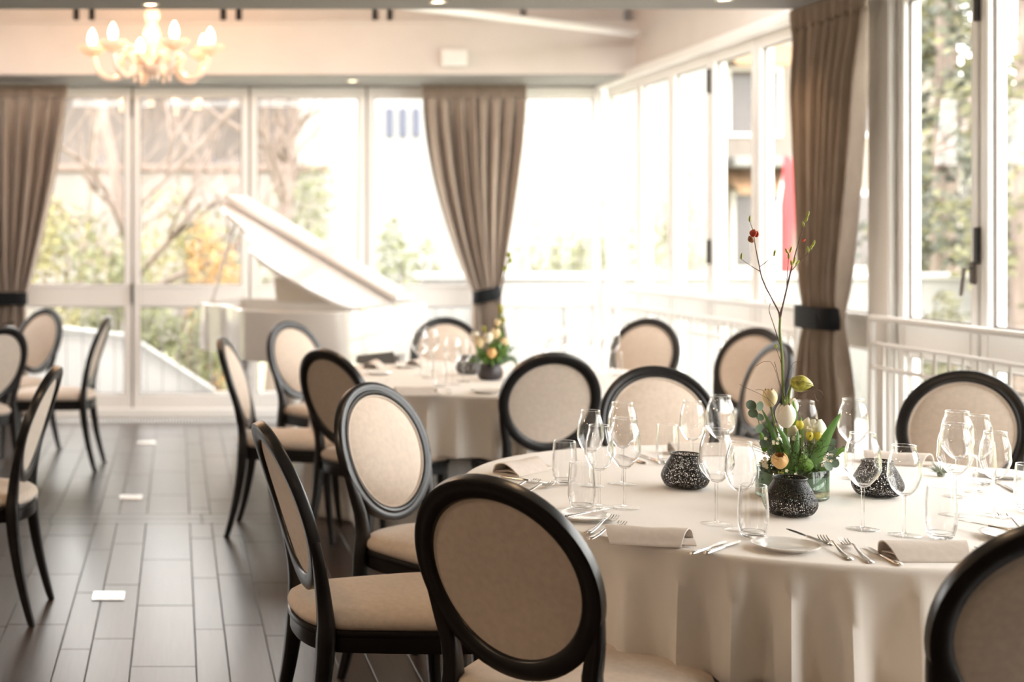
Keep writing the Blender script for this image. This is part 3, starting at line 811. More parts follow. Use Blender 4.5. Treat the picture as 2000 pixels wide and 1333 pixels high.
    leg(1.32, -.12); leg(.14, -.12); leg(.42, .92)
    ly = MB().box((.72, -.05, .37), (.20, .04, .51), .01); ly.box((.72, -.07, .12), (.30, .12, .05), .01); L(ly).build('pedal_lyre', 'piano', t, False)
    for k in (-1, 0, 1): L(MB().box((.72 + .07 * k, -.17, .10), (.022, .12, .012), .004)).build('pedal', 'brass', t, False)
grand_piano()

# ------------------------------------------------------------------ chandelier
def chandelier():
    c = (-0.16, 9.0, 0)
    t = thing('chandelier', 'warm-lit opal glass chandelier with candle bulbs, hanging in the ceiling recess', 'chandelier', c)
    MB().lathe([(0, 2.50), (.012, 2.503), (.018, 2.515), (.012, 2.53), (.05, 2.54), (.078, 2.57), (.082, 2.60), (.06, 2.645), (.04, 2.665)], 24).build('bottom_bowl', 'opal', t)
    MB().lathe([(.04, 2.66), (.034, 2.70), (.05, 2.73), (.058, 2.78), (.05, 2.83), (.032, 2.86), (.03, 2.875), (.046, 2.89), (.052, 2.93), (.038, 2.95)], 24).build('column', 'opal', t)
    MB().lathe([(.036, 2.95), (.046, 2.97), (.05, 3.02), (.034, 3.05), (.012, 3.06), (.012, 3.34)], 20).build('upper_stem', 'opal', t)
    MB().lathe([(.012, 3.32), (.07, 3.36), (.075, 3.41)], 20).build('canopy', 'opal', t)
    arm_pts = [(.05, 2.60), (.10, 2.62), (.17, 2.655), (.205, 2.635), (.19, 2.585), (.20, 2.53), (.25, 2.507), (.31, 2.515), (.355, 2.555), (.375, 2.61), (.388, 2.665)]
    ap = spline([Vector((r, 0, z)) for r, z in arm_pts], 4)
    arm_me = MB().tube(ap, .020, 8).mesh('arm', 'opal')
    rx = 0.39
    dish_me = MB().lathe([(.016, 2.640), (.034, 2.652), (.070, 2.672), (.092, 2.700), (.095, 2.712), (.088, 2.710), (.05, 2.688), (.026, 2.682), (.022, 2.718), (.0, 2.718)], 20, (rx, 0, 0)).mesh('candle_dish', 'opal')
    bulb_me = MB().lathe([(.010, 2.714), (.020, 2.726), (.0275, 2.752), (.024, 2.782), (.012, 2.81), (.003, 2.824), (0, 2.826)], 14, (rx, 0, 0)).mesh('bulb', M['bulb'])
    for a in (188, 232, 292, 345, 30, 103):
        o = put('arm', arm_me, t, rotz=R(a)); put('candle_dish', dish_me, o); put('bulb', bulb_me, o)
        l = bpy.data.lights.new('bulb_light', 'POINT'); l.energy = BULB_W; l.color = (1.0, 0.52, 0.24); l.shadow_soft_size = 0.03
        lo = bpy.data.objects.new('bulb_light', l); C.objects.link(lo); lo.location = (c[0] + rx * cos(R(a)), c[1] + rx * sin(R(a)), 2.86)
    # small scroll ornaments between the arms
    sc = spline([Vector(p) for p in ((.05, 0, 2.62), (.10, 0, 2.70), (.16, 0, 2.72), (.185, 0, 2.68), (.15, 0, 2.655))], 4)
    sm = MB().tube(sc, [lerp(.010, .006, i / (len(sc) - 1)) for i in range(len(sc))], 6).mesh('scroll', 'opal')
    dm = MB().lathe([(0, 2.475), (.009, 2.49), (.011, 2.505), (.004, 2.525), (0, 2.56)], 8, (.115, 0, 0)).mesh('glass_drop', 'opal')
    for k in range(6):
        put('scroll', sm, t, rotz=R(20 + 60 * k)); put('glass_drop', dm, t, rotz=R(50 + 60 * k))
chandelier()

def downlight(label, x, y, watts, z=CZ):
    t = thing('downlight', label, 'lamp', (x, y, z), 0, 'recessed ceiling downlights')
    MB().lathe([(.030, -.001), (.045, -.006), (.047, -.0005), (.047, .0)], 20).build('bezel', 'white', t)
    MB().lathe([(0, -.0015), (.030, -.0015)], 20).build('lens', M['lampglow'], t)
    l = bpy.data.lights.new('ceiling_spot', 'SPOT'); l.energy = watts; l.color = WARM; l.spot_size = R(115); l.spot_blend = .7; l.shadow_soft_size = .04
    lo = bpy.data.objects.new('ceiling_spot', l); C.objects.link(lo); lo.location = (x, y, z - .03)
downlight('lit downlight in the grey ceiling edge directly above the chandelier', -0.14, 7.38, DOWNLIGHT_W)
downlight('lit downlight at the top edge, above the middle of the room', 1.38, 7.30, DOWNLIGHT_W)
downlight('lit downlight at the top edge, left of the brown curtain', 2.86, 7.22, DOWNLIGHT_W)
downlight('tiny downlight in the soffit over the far windows, above the piano', 1.39, 10.93, 4, CZ - .008)
for x_ in (-3.0, -0.6, 1.4):  # unseen spots added as warm room fill, without fixtures
    for y_ in (4.2, 1.2, -1.6):
        l = bpy.data.lights.new('ceiling_spot', 'SPOT'); l.energy = ROOM_FILL_W; l.color = WARM; l.spot_size = R(125); l.spot_blend = .7; l.shadow_soft_size = .06
        lo = bpy.data.objects.new('ceiling_spot', l); C.objects.link(lo); lo.location = (x_, y_, CZ - .03)

# added warm fill lights, unseen, out of the frame to the left
for x_, y_ in ((-2.7, 3.4), (-2.7, 0.6)):
    l = bpy.data.lights.new('side_fill_light', 'POINT'); l.energy = SIDE_FILL_W; l.color = (1.0, 0.76, 0.54); l.shadow_soft_size = .15
    lo = bpy.data.objects.new('side_fill_light', l); C.objects.link(lo); lo.location = (x_, y_, 2.3)

# steel lids of the floor boxes
def floor_box(label, x, y):
    t = thing('floor_box', label, 'floor box', (x, y, 0), 0)
    MB().box((0, 0, .0022), (.130, .130, .0035), .001).build('rim', 'floorsteel', t, False)
    MB().box((0, 0, .0042), (.112, .112, .0015), .0005).build('lid', 'floorsteel', t, False)
floor_box('square steel floor box lid, nearest the camera', -0.279, 5.68)
floor_box('square steel floor box lid just beyond the crosswise floor band', -0.26, 7.83)
floor_box('square steel floor box lid near the far windows', -0.215, 9.9)

# ------------------------------------------------------------------ round tables with long cloths
def round_table(x, y, label_t, label_c, seed, rot=0.0, Rt=0.90, Zt=0.757, seats=()):
    t = thing('dining_table', label_t, 'table', (x, y, 0))
    MB().lathe([(0, Zt - .03), (Rt - .012, Zt - .03), (Rt - .006, Zt - .02), (Rt - .006, Zt - .004), (0, Zt - .004)], 48).build('tabletop', 'plank', t, True, sharp=30)
    lm = MB().tube([(0, 0, 0), (0, 0, Zt - .03)], .03, 10).mesh('leg', 'black')
    for k in range(4): put('leg', lm, t, loc=(.55 * cos(pi / 4 + k * pi / 2), .55 * sin(pi / 4 + k * pi / 2), 0))
    rr = random.Random(seed)
    ridges = []; a = 0
    while a < 2 * pi - .12:
        ridges.append((a, rr.uniform(.08, .19), rr.uniform(.034, .055), rr.uniform(0, .12))); a += rr.uniform(.12, .20)
    N, K = 288, 30
    # where a chair is pushed under the table the hanging cloth gives way
    lim = []
    for i in range(N):
        th = 2 * pi * i / N + rot; dx, dy = cos(th), sin(th); best = 9.0
        for (sx, sy, fx, fy) in seats:
            q = 0.3
            while q < 1.3:
                px, py = x + dx * q - sx, y + dy * q - sy
                ly, lx = px * fx + py * fy, px * fy - py * fx
                if abs(lx) < .275 and -.3 < ly < .285: best = min(best, q); break
                q += .01
        lim.append(best)
    lim = [min(v, Rt + .2) for v in lim]
    lim = [min(lim[(i + k) % N] for k in range(-5, 6)) for i in range(N)]
    for _ in range(3): lim = [sum(lim[(i + k) % N] for k in range(-3, 4)) / 7 for i in range(N)]
    mb = MB(); rings = []
    for k in range(1, 9):
        rr_ = (Rt - .012) * k / 8
        rings.append([Vector((rr_ * cos(2 * pi * i / N), rr_ * sin(2 * pi * i / N), Zt)) for i in range(N)])
    for j in range(4):
        q = (j + 1) / 4 * pi / 2
        rings.append([Vector(((Rt - .012 + .014 * sin(q)) * cos(2 * pi * i / N), (Rt - .012 + .014 * sin(q)) * sin(2 * pi * i / N), Zt - .014 + .014 * cos(q))) for i in range(N)])
    for j in range(1, K + 1):
        s = j / K; z = lerp(Zt - .014, .006, s); ring = []
        for i in range(N):
            th = 2 * pi * i / N; off = 0
            for a, amp, wd, z0 in ridges:
                d = (th - a + pi) % (2 * pi) - pi
                ss = max(0, (s - z0 * .35) / (1 - z0 * .35))
                w2 = wd * (0.45 + .9 * ss)
                if abs(d) < w2 * 4: off += amp * ss ** .6 * math.exp(-(d / w2) ** 2)
            off += .008 * s * sin(th * 5 + seed) - .045 * s ** .6
            r_ = Rt + .002 + off
            bl = min(1, max(0, (.475 - z) / .05)); bl = bl * bl * (3 - 2 * bl)
            r_ = lerp(r_, min(r_, lim[i] - .004), bl)
            ring.append(Vector((r_ * cos(th), r_ * sin(th), z)))
        rings.append(ring)
    mb.v.append((0, 0, Zt)); mb.loops(rings, True, False)
    mb.f += [(0, 1 + i, 1 + (i + 1) % N) for i in range(N)]
    c = mb.build('tablecloth', 'cloth', None, True, sharp=75, loc=(x, y, 0)); c.rotation_euler = (0, 0, rot)
    m = c.modifiers.new('thickness', 'SOLIDIFY'); m.thickness = .0015; m.offset = -1
    tag(c, label_c, 'tablecloth')
TZ = 0.7575
# ------------------------------------------------------------------ oval-back chairs
def chair_proto():
    t = thing('dining_chair', '', 'chair')
    def by(z):
        return -.215 - .145 * max(0, (z - .45) / .52) ** 1.7 if z >= .45 else -.215 - .08 * ((.45 - z) / .45) ** 1.7
    def nrm(z):
        k = (by(z + .005) - by(z - .005)) / .01
        n = math.hypot(1, k); return Vector((0, 1 / n, -k / n))       # forward normal of the leaning back
    A = B = .228; ZC = .742
    def pt(ta, ro, d):
        k = 1 + .045 * sin(ta)
        u = (A + ro) * cos(ta) * k; z = ZC + (B + ro) * sin(ta)
        return Vector((u, by(z), z)) + nrm(z) * d
    sec = [(0, -.012), (0, .010), (-.004, .0155), (-.018, .0165), (-.023, .0125), (-.029, .0125), (-.033, .016), (-.040, .014), (-.046, .006), (-.046, -.009), (-.040, -.0155), (-.006, -.0165)]
    N = 64
    MB().ring([[pt(2 * pi * i / N, r, d) for r, d in sec] for i in range(N)]).build('back_frame', 'black', t, True, sharp=50)
    def disc(fn, rings=9):
        mb = MB(); RR = []
        for j in range(1, rings + 1):
            rho = j / rings; RR.append([fn(2 * pi * i / N, rho) for i in range(N)])
        mb.v.append(tuple(fn(0, 0))); mb.loops(RR, True, False); mb.f += [(0, 1 + i, 1 + (i + 1) % N) for i in range(N)]
        return mb
    ri = .184
    disc(lambda a, q: pt(a, -.228 + ri * q, .004 + .024 * (1 - q ** 2.6) ** .8)).build('backrest', 'linen', t)
    disc(lambda a, q: pt(a, -.228 + ri * q, -.006 - .006 * (1 - q ** 3))).build('rear_panel', 'linen', t)
    pr = []
    for i in range(N):
        a = 2 * pi * i / N
        pr.append([pt(a, -.228 + .181 + .0035 * cos(2 * pi * k / 6), .009 + .0035 * sin(2 * pi * k / 6)) for k in range(6)])
    MB().ring(pr).build('piping', 'linen_piping', t)
    # seat
    half = [(0, .262), (.12, .258), (.215, .236), (.247, .20), (.248, .14), (.228, 0), (.205, -.12), (.185, -.195), (.14, -.245), (.07, -.267)]
    pts = half + [(-x, y) for x, y in reversed(half[1:])] + []
    pts = [Vector(p) for p in half] + [Vector((0, -.272))] + [Vector((-x, y)) for x, y in reversed(half[1:])]
    out = closed_spline(pts, 3)
    cen = Vector((0, 0))
    def rg(k, z): return [Vector((p.x * k, p.y * k, z)) for p in out]
    MB().loops([rg(.93, .388), rg(.955, .385), rg(.965, .392), rg(.965, .425), rg(.985, .430), rg(.99, .436), rg(.985, .443), rg(.95, .446)]).build('seat_rail', 'black', t, True, sharp=35)
    cu = MB()
    cr = [rg(.955, .445), rg(.985, .455), rg(.99, .464), rg(.97, .476), rg(.90, .488), rg(.75, .497), rg(.5, .503), rg(.25, .505)]
    cu.loops(cr, True, True)
    cu.build('seat', 'linen', t, True, sharp=60)
    # rear legs run up into the oval
    uz = [(0, .196), (.25, .186), (.45, .181), (.50, .174), (.56, .178), (.62, .193), (.68, .204), (.73, .207)]
    hu = [(0, .0125), (.2, .017), (.42, .022), (.52, .0195), (.60, .018), (.68, .014), (.73, .006)]
    hd = [(0, .013), (.2, .018), (.42, .024), (.52, .019), (.62, .0158), (.73, .012)]
    oct_ = [(-1, -.7), (-.7, -1), (.7, -1), (1, -.7), (1, .7), (.7, 1), (-.7, 1), (-1, .7)]
    for s in (-1, 1):
        rings = []
        for k in range(31):
            z = .73 * k / 30; n = nrm(z)
            c = Vector((s * interp(uz, z), by(z), z)); a, b = interp(hu, z), interp(hd, z)
            ring = []
            for p, q in oct_:
                v = c + Vector((a * p, 0, 0)) + n * (b * q)
                if k == 0: v.z = 0
                ring.append(v)
            rings.append(ring)
        MB().loops(rings).build('leg', 'black', t, True, sharp=50)
    for s in (-1, 1):
        rings = []
        for k in range(14):
            z = .43 * k / 13; q = 1 - k / 13
            c = Vector((s * (.205 + .012 * q ** 2), .197 + .03 * q ** 2, z)); a = lerp(.0235, .0125, q ** .8)
            rings.append([c + Vector((a * p, a * r_, 0)) for p, r_ in oct_])
        MB().loops(rings).build('leg', 'black', t, True, sharp=50)
    return remember(t)
G_NEAR, G_FAR, G_LEFT = 'chairs around the front table', 'chairs around the table before the piano', 'chairs at the left edge of the room'
CHAIRS = [  # back-top point (x, y), facing (x, y), label, group
    ((.650, 2.93), (.72, .69), 'large black oval-back chair in front, seen from behind, its brown linen back whole in view', G_NEAR),
    ((.225, 3.79), (.99, .13), 'black oval-back chair seen edge-on with beige seat, left of the large front chair', G_NEAR),
    ((.655, 4.81), (.66, -.75), 'black oval-back chair with bright cream backrest turned towards the camera, left of the front table', G_NEAR),
    ((1.63, 2.49), (.02, 1.0), 'black oval-back chair seen from behind, cut by the bottom right corner', G_NEAR),
    ((3.00, 5.23), (-.72, -.69), 'brown-shaded oval-back chair behind the front table, before the right balustrade', G_NEAR),
    ((1.87, 5.42), (-.10, -1.0), 'oval-back chair facing the camera across the front table, behind the left black lantern', G_NEAR),
    ((1.655, 6.04), (-.03, 1.0), 'black oval-back chair seen from behind, back to back with the chair across the front table', G_FAR),
    ((.220, 7.00), (.98, -.20), 'black chair in side view at the left of the rear table, before the piano legs', G_FAR),
    ((.655, 8.30), (.66, -.75), 'oval-back chair with pale backrest, right before the white piano case', G_FAR),
    ((.656, 6.26), (.82, .57), 'oval-back chair with dark brown back seen from behind, overlapping the bright cream-backed chair', G_FAR),
    ((1.685, 8.70), (0, -1.0), 'oval-back chair beyond the rear table, below the middle curtain', G_FAR),
    ((2.95, 8.60), (-.70, -.70), 'beige oval-back chair beyond the right end of the rear table, before the right-hand glass', G_FAR),
    ((2.93, 6.68), (-1.0, 0.0), 'oval-back chair with grey-lit frame behind the tall flower twigs', G_FAR),
    ((3.25, 7.70), (-.85, -.50), 'oval-back chair partly hidden behind the grey-lit one, beside the brown curtain', G_FAR),
    ((-.466, 5.44), (-1.0, .10), 'black chair in side view facing left, nearest the left edge, on saber legs', G_LEFT),
    ((-.427, 8.86), (-1.0, .10), 'black chair in side view facing left, before the low far window', G_LEFT),
    ((-.910, 9.80), (-.70, -.71), 'brown-backed oval chair tilted under the left curtain', G_LEFT),
    ((-.980, 7.87), (-.72, .69), 'oval-back chair seen from behind, cut by the left edge', G_LEFT),
]
proto = None
for (T, f, lab, grp) in CHAIRS:
    fv = Vector(f).normalized(); o = Vector(T) + .36 * fv; rz = math.atan2(fv.y, fv.x) - pi / 2
    if proto is None:
        proto = chair_proto(); proto.location = (o.x, o.y, 0); proto.rotation_euler = (0, 0, rz); proto['label'] = lab; proto['group'] = grp
    else: copy_tree(proto, (o.x, o.y, 0), rz, lab, grp)
def seats_of(g):
    res = []
    for (T, f, lab, grp) in CHAIRS:
        if grp == g:
            fv = Vector(f).normalized(); o = Vector(T) + .36 * fv; res.append((o.x, o.y, fv.x, fv.y))
    return res
NT = (1.72, 3.90); FT = (1.62, 7.12)
round_table(*NT, 'round dining table in front, hidden under a floor-length cloth', 'cream floor-length cloth with deep folds on the front round table', 5, rot=.25, seats=seats_of(G_NEAR))
round_table(*FT, 'round dining table behind, hidden under a floor-length cloth', 'cream floor-length cloth on the round table before the piano', 9, rot=.4, seats=seats_of(G_FAR))


# ------------------------------------------------------------------ table ware prototypes
def place(proto_box, make, x, y, z, rz, label, group=None):
    """the first call builds the thing, the later ones copy it"""
    if proto_box.get('o') is None:
        o = make(); proto_box['o'] = remember(o); o.location = (x, y, z); o.rotation_euler = (0, 0, rz); o['label'] = label
        if group: o['group'] = group
        return o
    return copy_tree(proto_box['o'], (x, y, z), rz, label, group)

def make_wine(h, rmax, rrim):
    def f():
        t = thing('wine_glass', '', 'glass')
        zb = h * .44; H = h - zb; w = .0009
        prof = [(.0045, 0), (.015, .004), (.026, .016), (rmax * .86, .030), (rmax, .046), (rmax * .985, .060), (rmax * .93, H * .70), (rrim * 1.03, H * .9), (rrim, H)]
        prof = spline([Vector(p) for p in prof], 3)
        outer = [(0, zb)] + [(p.x, zb + p.y) for p in prof]
        inner = [(max(p.x - w, .0001), zb + p.y) for p in reversed(prof) if p.y > .0045] + [(0, zb + .006)]
        MB().lathe(outer + inner, 36).build('bowl', 'glass', t, True, sharp=60)
        MB().ring([[Vector(((rrim - .0006 + .0009 * cos(b)) * cos(a), (rrim - .0006 + .0009 * cos(b)) * sin(a), h + .0009 * sin(b))) for b in [2 * pi * q / 6 for q in range(6)]] for a in [2 * pi * k_ / 36 for k_ in range(36)]]).build('rim', 'stem_glass', t)
        MB().lathe([(0, .0052), (.0062, .0054), (.0042, .010), (.0036, .03), (.0036, zb - .03), (.0042, zb - .004), (.0052, zb - .0004), (0, zb - .0004)], 14).build('stem', 'stem_glass', t, True, sharp=60)
        MB().lathe([(0, .0004), (.036, .0004), (.0385, .0010), (.036, .0022), (.02, .0036), (.008, .0050), (0, .0050)], 32).build('foot', 'foot_glass', t, True, sharp=60)
        return t
    return f
def make_tumbler():
    t = thing('water_tumbler', '', 'glass')
    outer = spline([Vector(p) for p in ((.0300, .0128), (.0325, .022), (.0358, .044), (.0352, .075), (.0315, .125))], 3)
    inner = spline([Vector(p) for p in ((.0304, .1248), (.0340, .075), (.0345, .044), (.0310, .024), (.0285, .0160))], 3)
    MB().ring([[Vector((p.x * cos(a), p.x * sin(a), p.y)) for p in outer + inner] for a in [2 * pi * k / 36 for k in range(36)]]).build('body', 'glass', t, True, sharp=60)
    MB().ring([[Vector(((.0310 + .0009 * cos(b)) * cos(a), (.0310 + .0009 * cos(b)) * sin(a), .1252 + .0009 * sin(b))) for b in [2 * pi * q / 6 for q in range(6)]] for a in [2 * pi * k_ / 36 for k_ in range(36)]]).build('rim', 'stem_glass', t)
    MB().lathe([(0, .0005), (.021, .0005), (.0262, .003), (.0296, .0085), (.0300, .0126), (.0285, .0155), (.018, .0120), (0, .0105)], 36).build('base', 'stem_glass', t, True, sharp=60)
    return t
RED, WHT, TUM = {}, {}, {}
mk_red, mk_wht = make_wine(.238, .0425, .030), make_wine(.218, .0375, .027)
G_R, G_W, G_T = 'large red wine glasses on the front table', 'white wine glasses on the front table', 'water tumblers on the front table'
for k, (x, y, lab) in dict(
    T1=(1.131, 4.03, 'water tumbler on the front table, left edge of the left glass group, behind another tumbler'),
    T2=(1.070, 3.651, 'water tumbler nearest the camera in the left glass group, above the bread knife'),
    T3=(1.554, 4.376, 'water tumbler behind the left black lantern, before the rolled napkin'),
    T4=(1.384, 3.318, 'water tumbler beside the side plate, left of the front black lantern'),
    T5=(1.826, 3.303, 'water tumbler standing directly behind the front right napkin'),
    T7=(2.345, 4.022, 'water tumbler at the far right of the front table, seen through the wine glasses'),
    T8=(2.235, 3.624, 'water tumbler cut by the right edge of the photo')).items():
    place(TUM, make_tumbler, x, y, TZ, .3, lab, G_T)
for k, (x, y, lab) in dict(
    W3=(1.300, 4.03, 'tall red wine glass, rearmost of the left glass group'),
    W4=(1.192, 3.679, 'red wine glass at the right front of the left glass group'),
    W6=(1.654, 4.205, 'red wine glass behind the left lantern, nearest the flowers on their left'),
    W7=(1.355, 3.470, 'red wine glass in the middle group, left of the tumbler by the side plate'),
    W9=(1.691, 3.407, 'red wine glass standing alone right of the front black lantern'),
    W12=(2.015, 4.116, 'red wine glass half hidden just right of the flower vase'),
    W14=(2.014, 3.577, 'biggest-looking red wine glass in the right glass group'),
    W15=(2.163, 3.831, 'red wine glass directly behind the biggest one in the right group')).items():
    place(RED, mk_red, x, y, TZ, 0, lab, G_R)
for k, (x, y, lab) in dict(
    W1=(1.199, 4.005, 'white wine glass behind the two left tumblers'),
    W2=(1.128, 3.690, 'white wine glass between the near left tumbler and the red wine glass'),
    W5=(1.579, 4.233, 'white wine glass right behind the left black lantern'),
    W8=(1.385, 3.395, 'white wine glass overlapping the tumbler by the side plate'),
    W10=(1.756, 3.337, 'white wine glass in front of the right black lantern, beside the napkin tumbler'),
    W11=(1.925, 4.235, 'white wine glass peeking out behind the flowers on the right'),
    W16=(2.262, 3.900, 'white wine glass rearmost of the right glass group'),
    W17=(2.114, 3.570, 'white wine glass at the right end of the right glass group')).items():
    place(WHT, mk_wht, x, y, TZ, 0, lab, G_W)
G_FG = 'glasses on the table before the piano'
for x, y, lab, pr, mk in ((1.268, 7.21, 'left of two blurred wine glasses before the chair under the middle curtain', RED, mk_red), (1.357, 7.38, 'right of two blurred wine glasses before the chair under the middle curtain', RED, mk_red),
                  (1.344, 6.731, 'blurred wine glass left of the far dark flower pot', RED, mk_red), (1.426, 6.874, 'blurred wine glass touching the far flower pot outline on its left', WHT, mk_wht),
                  (1.952, 7.371, 'blurred wine glass right of the far flowers', WHT, mk_wht), (2.063, 7.456, 'blurred wine glass midway between far flowers and the right rear chair', RED, mk_red),
                  (2.213, 7.288, 'blurred wine glass before the beige right rear chair, left of its pair', WHT, mk_wht), (2.330, 7.400, 'blurred wine glass before the beige right rear chair, right of its pair', RED, mk_red),
                  (1.275, 7.04, 'blurred tumbler in front of the two wine glasses under the middle curtain', TUM, make_tumbler), (1.26, 6.62, 'blurred tumbler left of the far flower pot', TUM, make_tumbler),
                  (2.26, 7.12, 'blurred tumbler before the beige right rear chair', TUM, make_tumbler)):
    place(pr, mk, x, y, TZ, 0, lab, G_FG)

# black pierced lanterns
def make_lantern():
    t = thing('tealight_lantern', '', 'lantern')
    ob = lambda a, z: 1 + .022 * cos(a * 8) * min(1, z / .03) * max(0, 1 - z / .1)
    prof = spline([Vector(p) for p in ((.040, .001), (.056, .008), (.0665, .028), (.064, .045), (.052, .070), (.0405, .090), (.041, .096))], 4)
    inn = [Vector((p.x - .0005, p.y)) for p in reversed(prof)]
    MB().lathe([(0, .001)] + [(p.x, p.y) for p in prof] + [(p.x, max(p.y, .0015)) for p in inn] + [(0, .0015)], 64, (0, 0, 0), ob).build('shell', 'lantern', t)
    MB().ring([[Vector((cos(a) * (.0405 + .0022 * cos(b)), sin(a) * (.0405 + .0022 * cos(b)), .097 + .0022 * sin(b))) for b in [2 * pi * q / 6 for q in range(6)]] for a in [2 * pi * k / 40 for k in range(40)]]).build('rim', 'lantern_solid', t)
    c = MB().lathe([(0, .004), (.019, .004), (.0195, .016), (.018, .015), (0, .015)], 20).build('tealight', 'porcelain', t)
    MB().tube([(0, 0, .015), (.001, 0, .022)], .001, 5).build('wick', 'hinge', c)
    return t
LAN = {}
G_L = 'black pierced lanterns on the front table'
place(LAN, make_lantern, 1.462, 3.973, TZ, .2, 'black pierced tealight lantern left of the flowers, on bare cloth', G_L)
place(LAN, make_lantern, 1.590, 3.583, TZ, .9, 'black pierced tealight lantern in front of the glass flower vase', G_L)
place(LAN, make_lantern, 1.950, 3.846, TZ, 1.7, 'black pierced tealight lantern right of the flowers, behind two wine glasses', G_L)
place(LAN, make_lantern, 1.533, 7.26, TZ, .5, 'small dark lantern on the rear table beside the flower pot', 'lanterns on the rear table')

# plates
def make_plate():
    t = thing('side_plate', '', 'plate')
    MB().lathe([(0, .003), (.040, .003), (.044, .0), (.047, .0), (.050, .004), (.066, .0085), (.0735, .0125), (.075, .0138), (.0735, .0145), (.064, .0112), (.049, .0072), (.044, .0062), (0, .0062)], 48).build('dish', 'porcelain', t, True, sharp=50)
    return t
PLA = {}
G_P = 'side plates on the front table'
place(PLA, make_plate, 1.031, 3.535, TZ, 0, 'white side plate at the left of the front table, under a bread knife', G_P)
place(PLA, make_plate, 1.405, 3.190, TZ, 0, 'white side plate at the front edge of the table, left of two forks', G_P)
place(PLA, make_plate, 2.000, 3.300, TZ, 0, 'white side plate right of the front right napkin, half hidden by the corner chair', G_P)
place(PLA, make_plate, 2.480, 4.150, TZ, 0, 'white side plate on the far right of the table, before the brown-shaded chair', G_P)
place(PLA, make_plate, 1.06, 7.24, TZ, 0, 'blurred side plate on the rear table, left half', 'plates on the rear table')
place(PLA, make_plate, 1.43, 6.38, TZ, 0, 'blurred side plate at the front edge of the rear table', 'plates on the rear table')
place(PLA, make_plate, 1.26, 7.60, TZ, 0, 'blurred side plate behind the wine glasses on the rear table', 'plates on the rear table')

# cutlery (lying along local +y, tip forward)
def flat_sweep(mb, secs, n=10):
    rings = []
    for y, z, hw, ht in secs:
        rings.append([Vector((hw * cos(2 * pi * k / n), y, z + ht * sin(2 * pi * k / n))) for k in range(n)])
    return mb.loops(rings)
def make_fork():
    t = thing('fork', '', 'cutlery')
    flat_sweep(MB(), [(-.105, .0030, .004, .0012), (-.102, .003, .0085, .0022), (-.085, .0032, .0090, .0024), (-.045, .0050, .0060, .0022), (-.005, .0105, .0040, .0022), (.018, .0145, .0034, .0022), (.030, .0150, .0040, .002)]).build('handle', 'steel', t)
    flat_sweep(MB(), [(.030, .0150, .0040, .0018), (.040, .0125, .0085, .0013), (.050, .0085, .0118, .0011), (.060, .0055, .0125, .0010), (.066, .0045, .0122, .0010)]).build('head', 'steel', t)
    for k in range(4):
        x = -.0099 + .0066 * k
        MB().loops([[Vector((x + hw * a, y, z + .0009 * b)) for a, b in ((-1, -1), (1, -1), (1, 1), (-1, 1))] for y, z, hw in ((.064, .0048, .0018), (.078, .0050, .0016), (.094, .0078, .0013), (.106, .0125, .0007))]).build('tine', 'steel', t)
    return t
def make_knife():
    t = thing('table_knife', '', 'cutlery')
    flat_sweep(MB(), [(-.110, .0050, .0045, .0028), (-.107, .005, .0085, .0042), (-.085, .005, .0088, .0045), (-.02, .0048, .0070, .0040), (.0, .0046, .0062, .0036), (.006, .0046, .0050, .003)]).build('handle', 'steel', t)
    out = [(.0045, .004), (.006, .02), (.0085, .05), (.0090, .08), (.0065, .102), (.0005, .1135), (-.0045, .105), (-.0062, .08), (-.0062, .03), (-.0045, .004)]
    MB().prism(out, .0040, .0054).build('blade', 'steel', t, True, sharp=40)
    return t
FRK, KNF = {}, {}
D = R(1)
def lay(pr, mk, x, y, deg, lab, group, z=TZ, pitch=0.0, scale=1.0):
    o = place(pr, mk, x, y, z, deg * D - pi / 2, lab, group)
    if pitch: o.rotation_euler = (pitch, 0, deg * D - pi / 2)
    if scale != 1: o.scale = (scale,) * 3
G_K, G_F = 'table knives on the front table', 'forks on the front table'
lay(FRK, make_fork, 1.056, 3.437, 54, 'fork at the left setting with tines showing behind the folded napkin', G_F)
lay(FRK, make_fork, 1.045, 3.365, 50, 'fork at the left setting whose tines disappear under the folded napkin', G_F)
lay(KNF, make_knife, 1.047, 3.520, 36.6, 'small bread knife lying across the left side plate', G_K, TZ + .0155, 0, .82)
lay(KNF, make_knife, 1.228, 3.192, 44, 'knife right of the front left napkin, nearer the napkin', G_K)
lay(KNF, make_knife, 1.262, 3.196, 44, 'knife right of the front left napkin, nearer the side plate', G_K)
lay(KNF, make_knife, 1.478, 3.235, 98, 'bread knife lying over the rim of the front side plate', G_K, TZ + .0155, 0, .8)
lay(FRK, make_fork, 1.516, 3.180, 81, 'left fork of the pair between side plate and front right napkin', G_F)
lay(FRK, make_fork, 1.549, 3.150, 80, 'right fork of the pair between side plate and front right napkin', G_F)
lay(KNF, make_knife, 1.590, 3.115, 86, 'knife half hidden by the open end of the front right napkin', G_K)
lay(KNF, make_knife, 1.822, 3.113, 73.7, 'knife right of the front right napkin, half hidden by the corner chair', G_K)
lay(FRK, make_fork, 2.045, 3.37, 75, 'fork by the right side plate above the corner chair', G_F, TZ + .0145)
lay(KNF, make_knife, 1.975, 3.352, 118, 'bread knife on the right side plate above the corner chair', G_K, TZ + .0155, 0, .8)
lay(KNF, make_knife, 1.035, 4.075, -45, 'knife beside the napkin at the left edge of the front table', G_K)
lay(FRK, make_fork, 1.02, 3.925, 48, 'outer fork at the left edge of the front table, behind the front chair', G_F)
lay(FRK, make_fork, .985, 3.965, 48, 'inner fork at the left edge of the front table, beside the napkin', G_F)
lay(KNF, make_knife, 1.470, 4.465, 100, 'bronze-looking knife behind the left glass group, left of its pair', G_K)
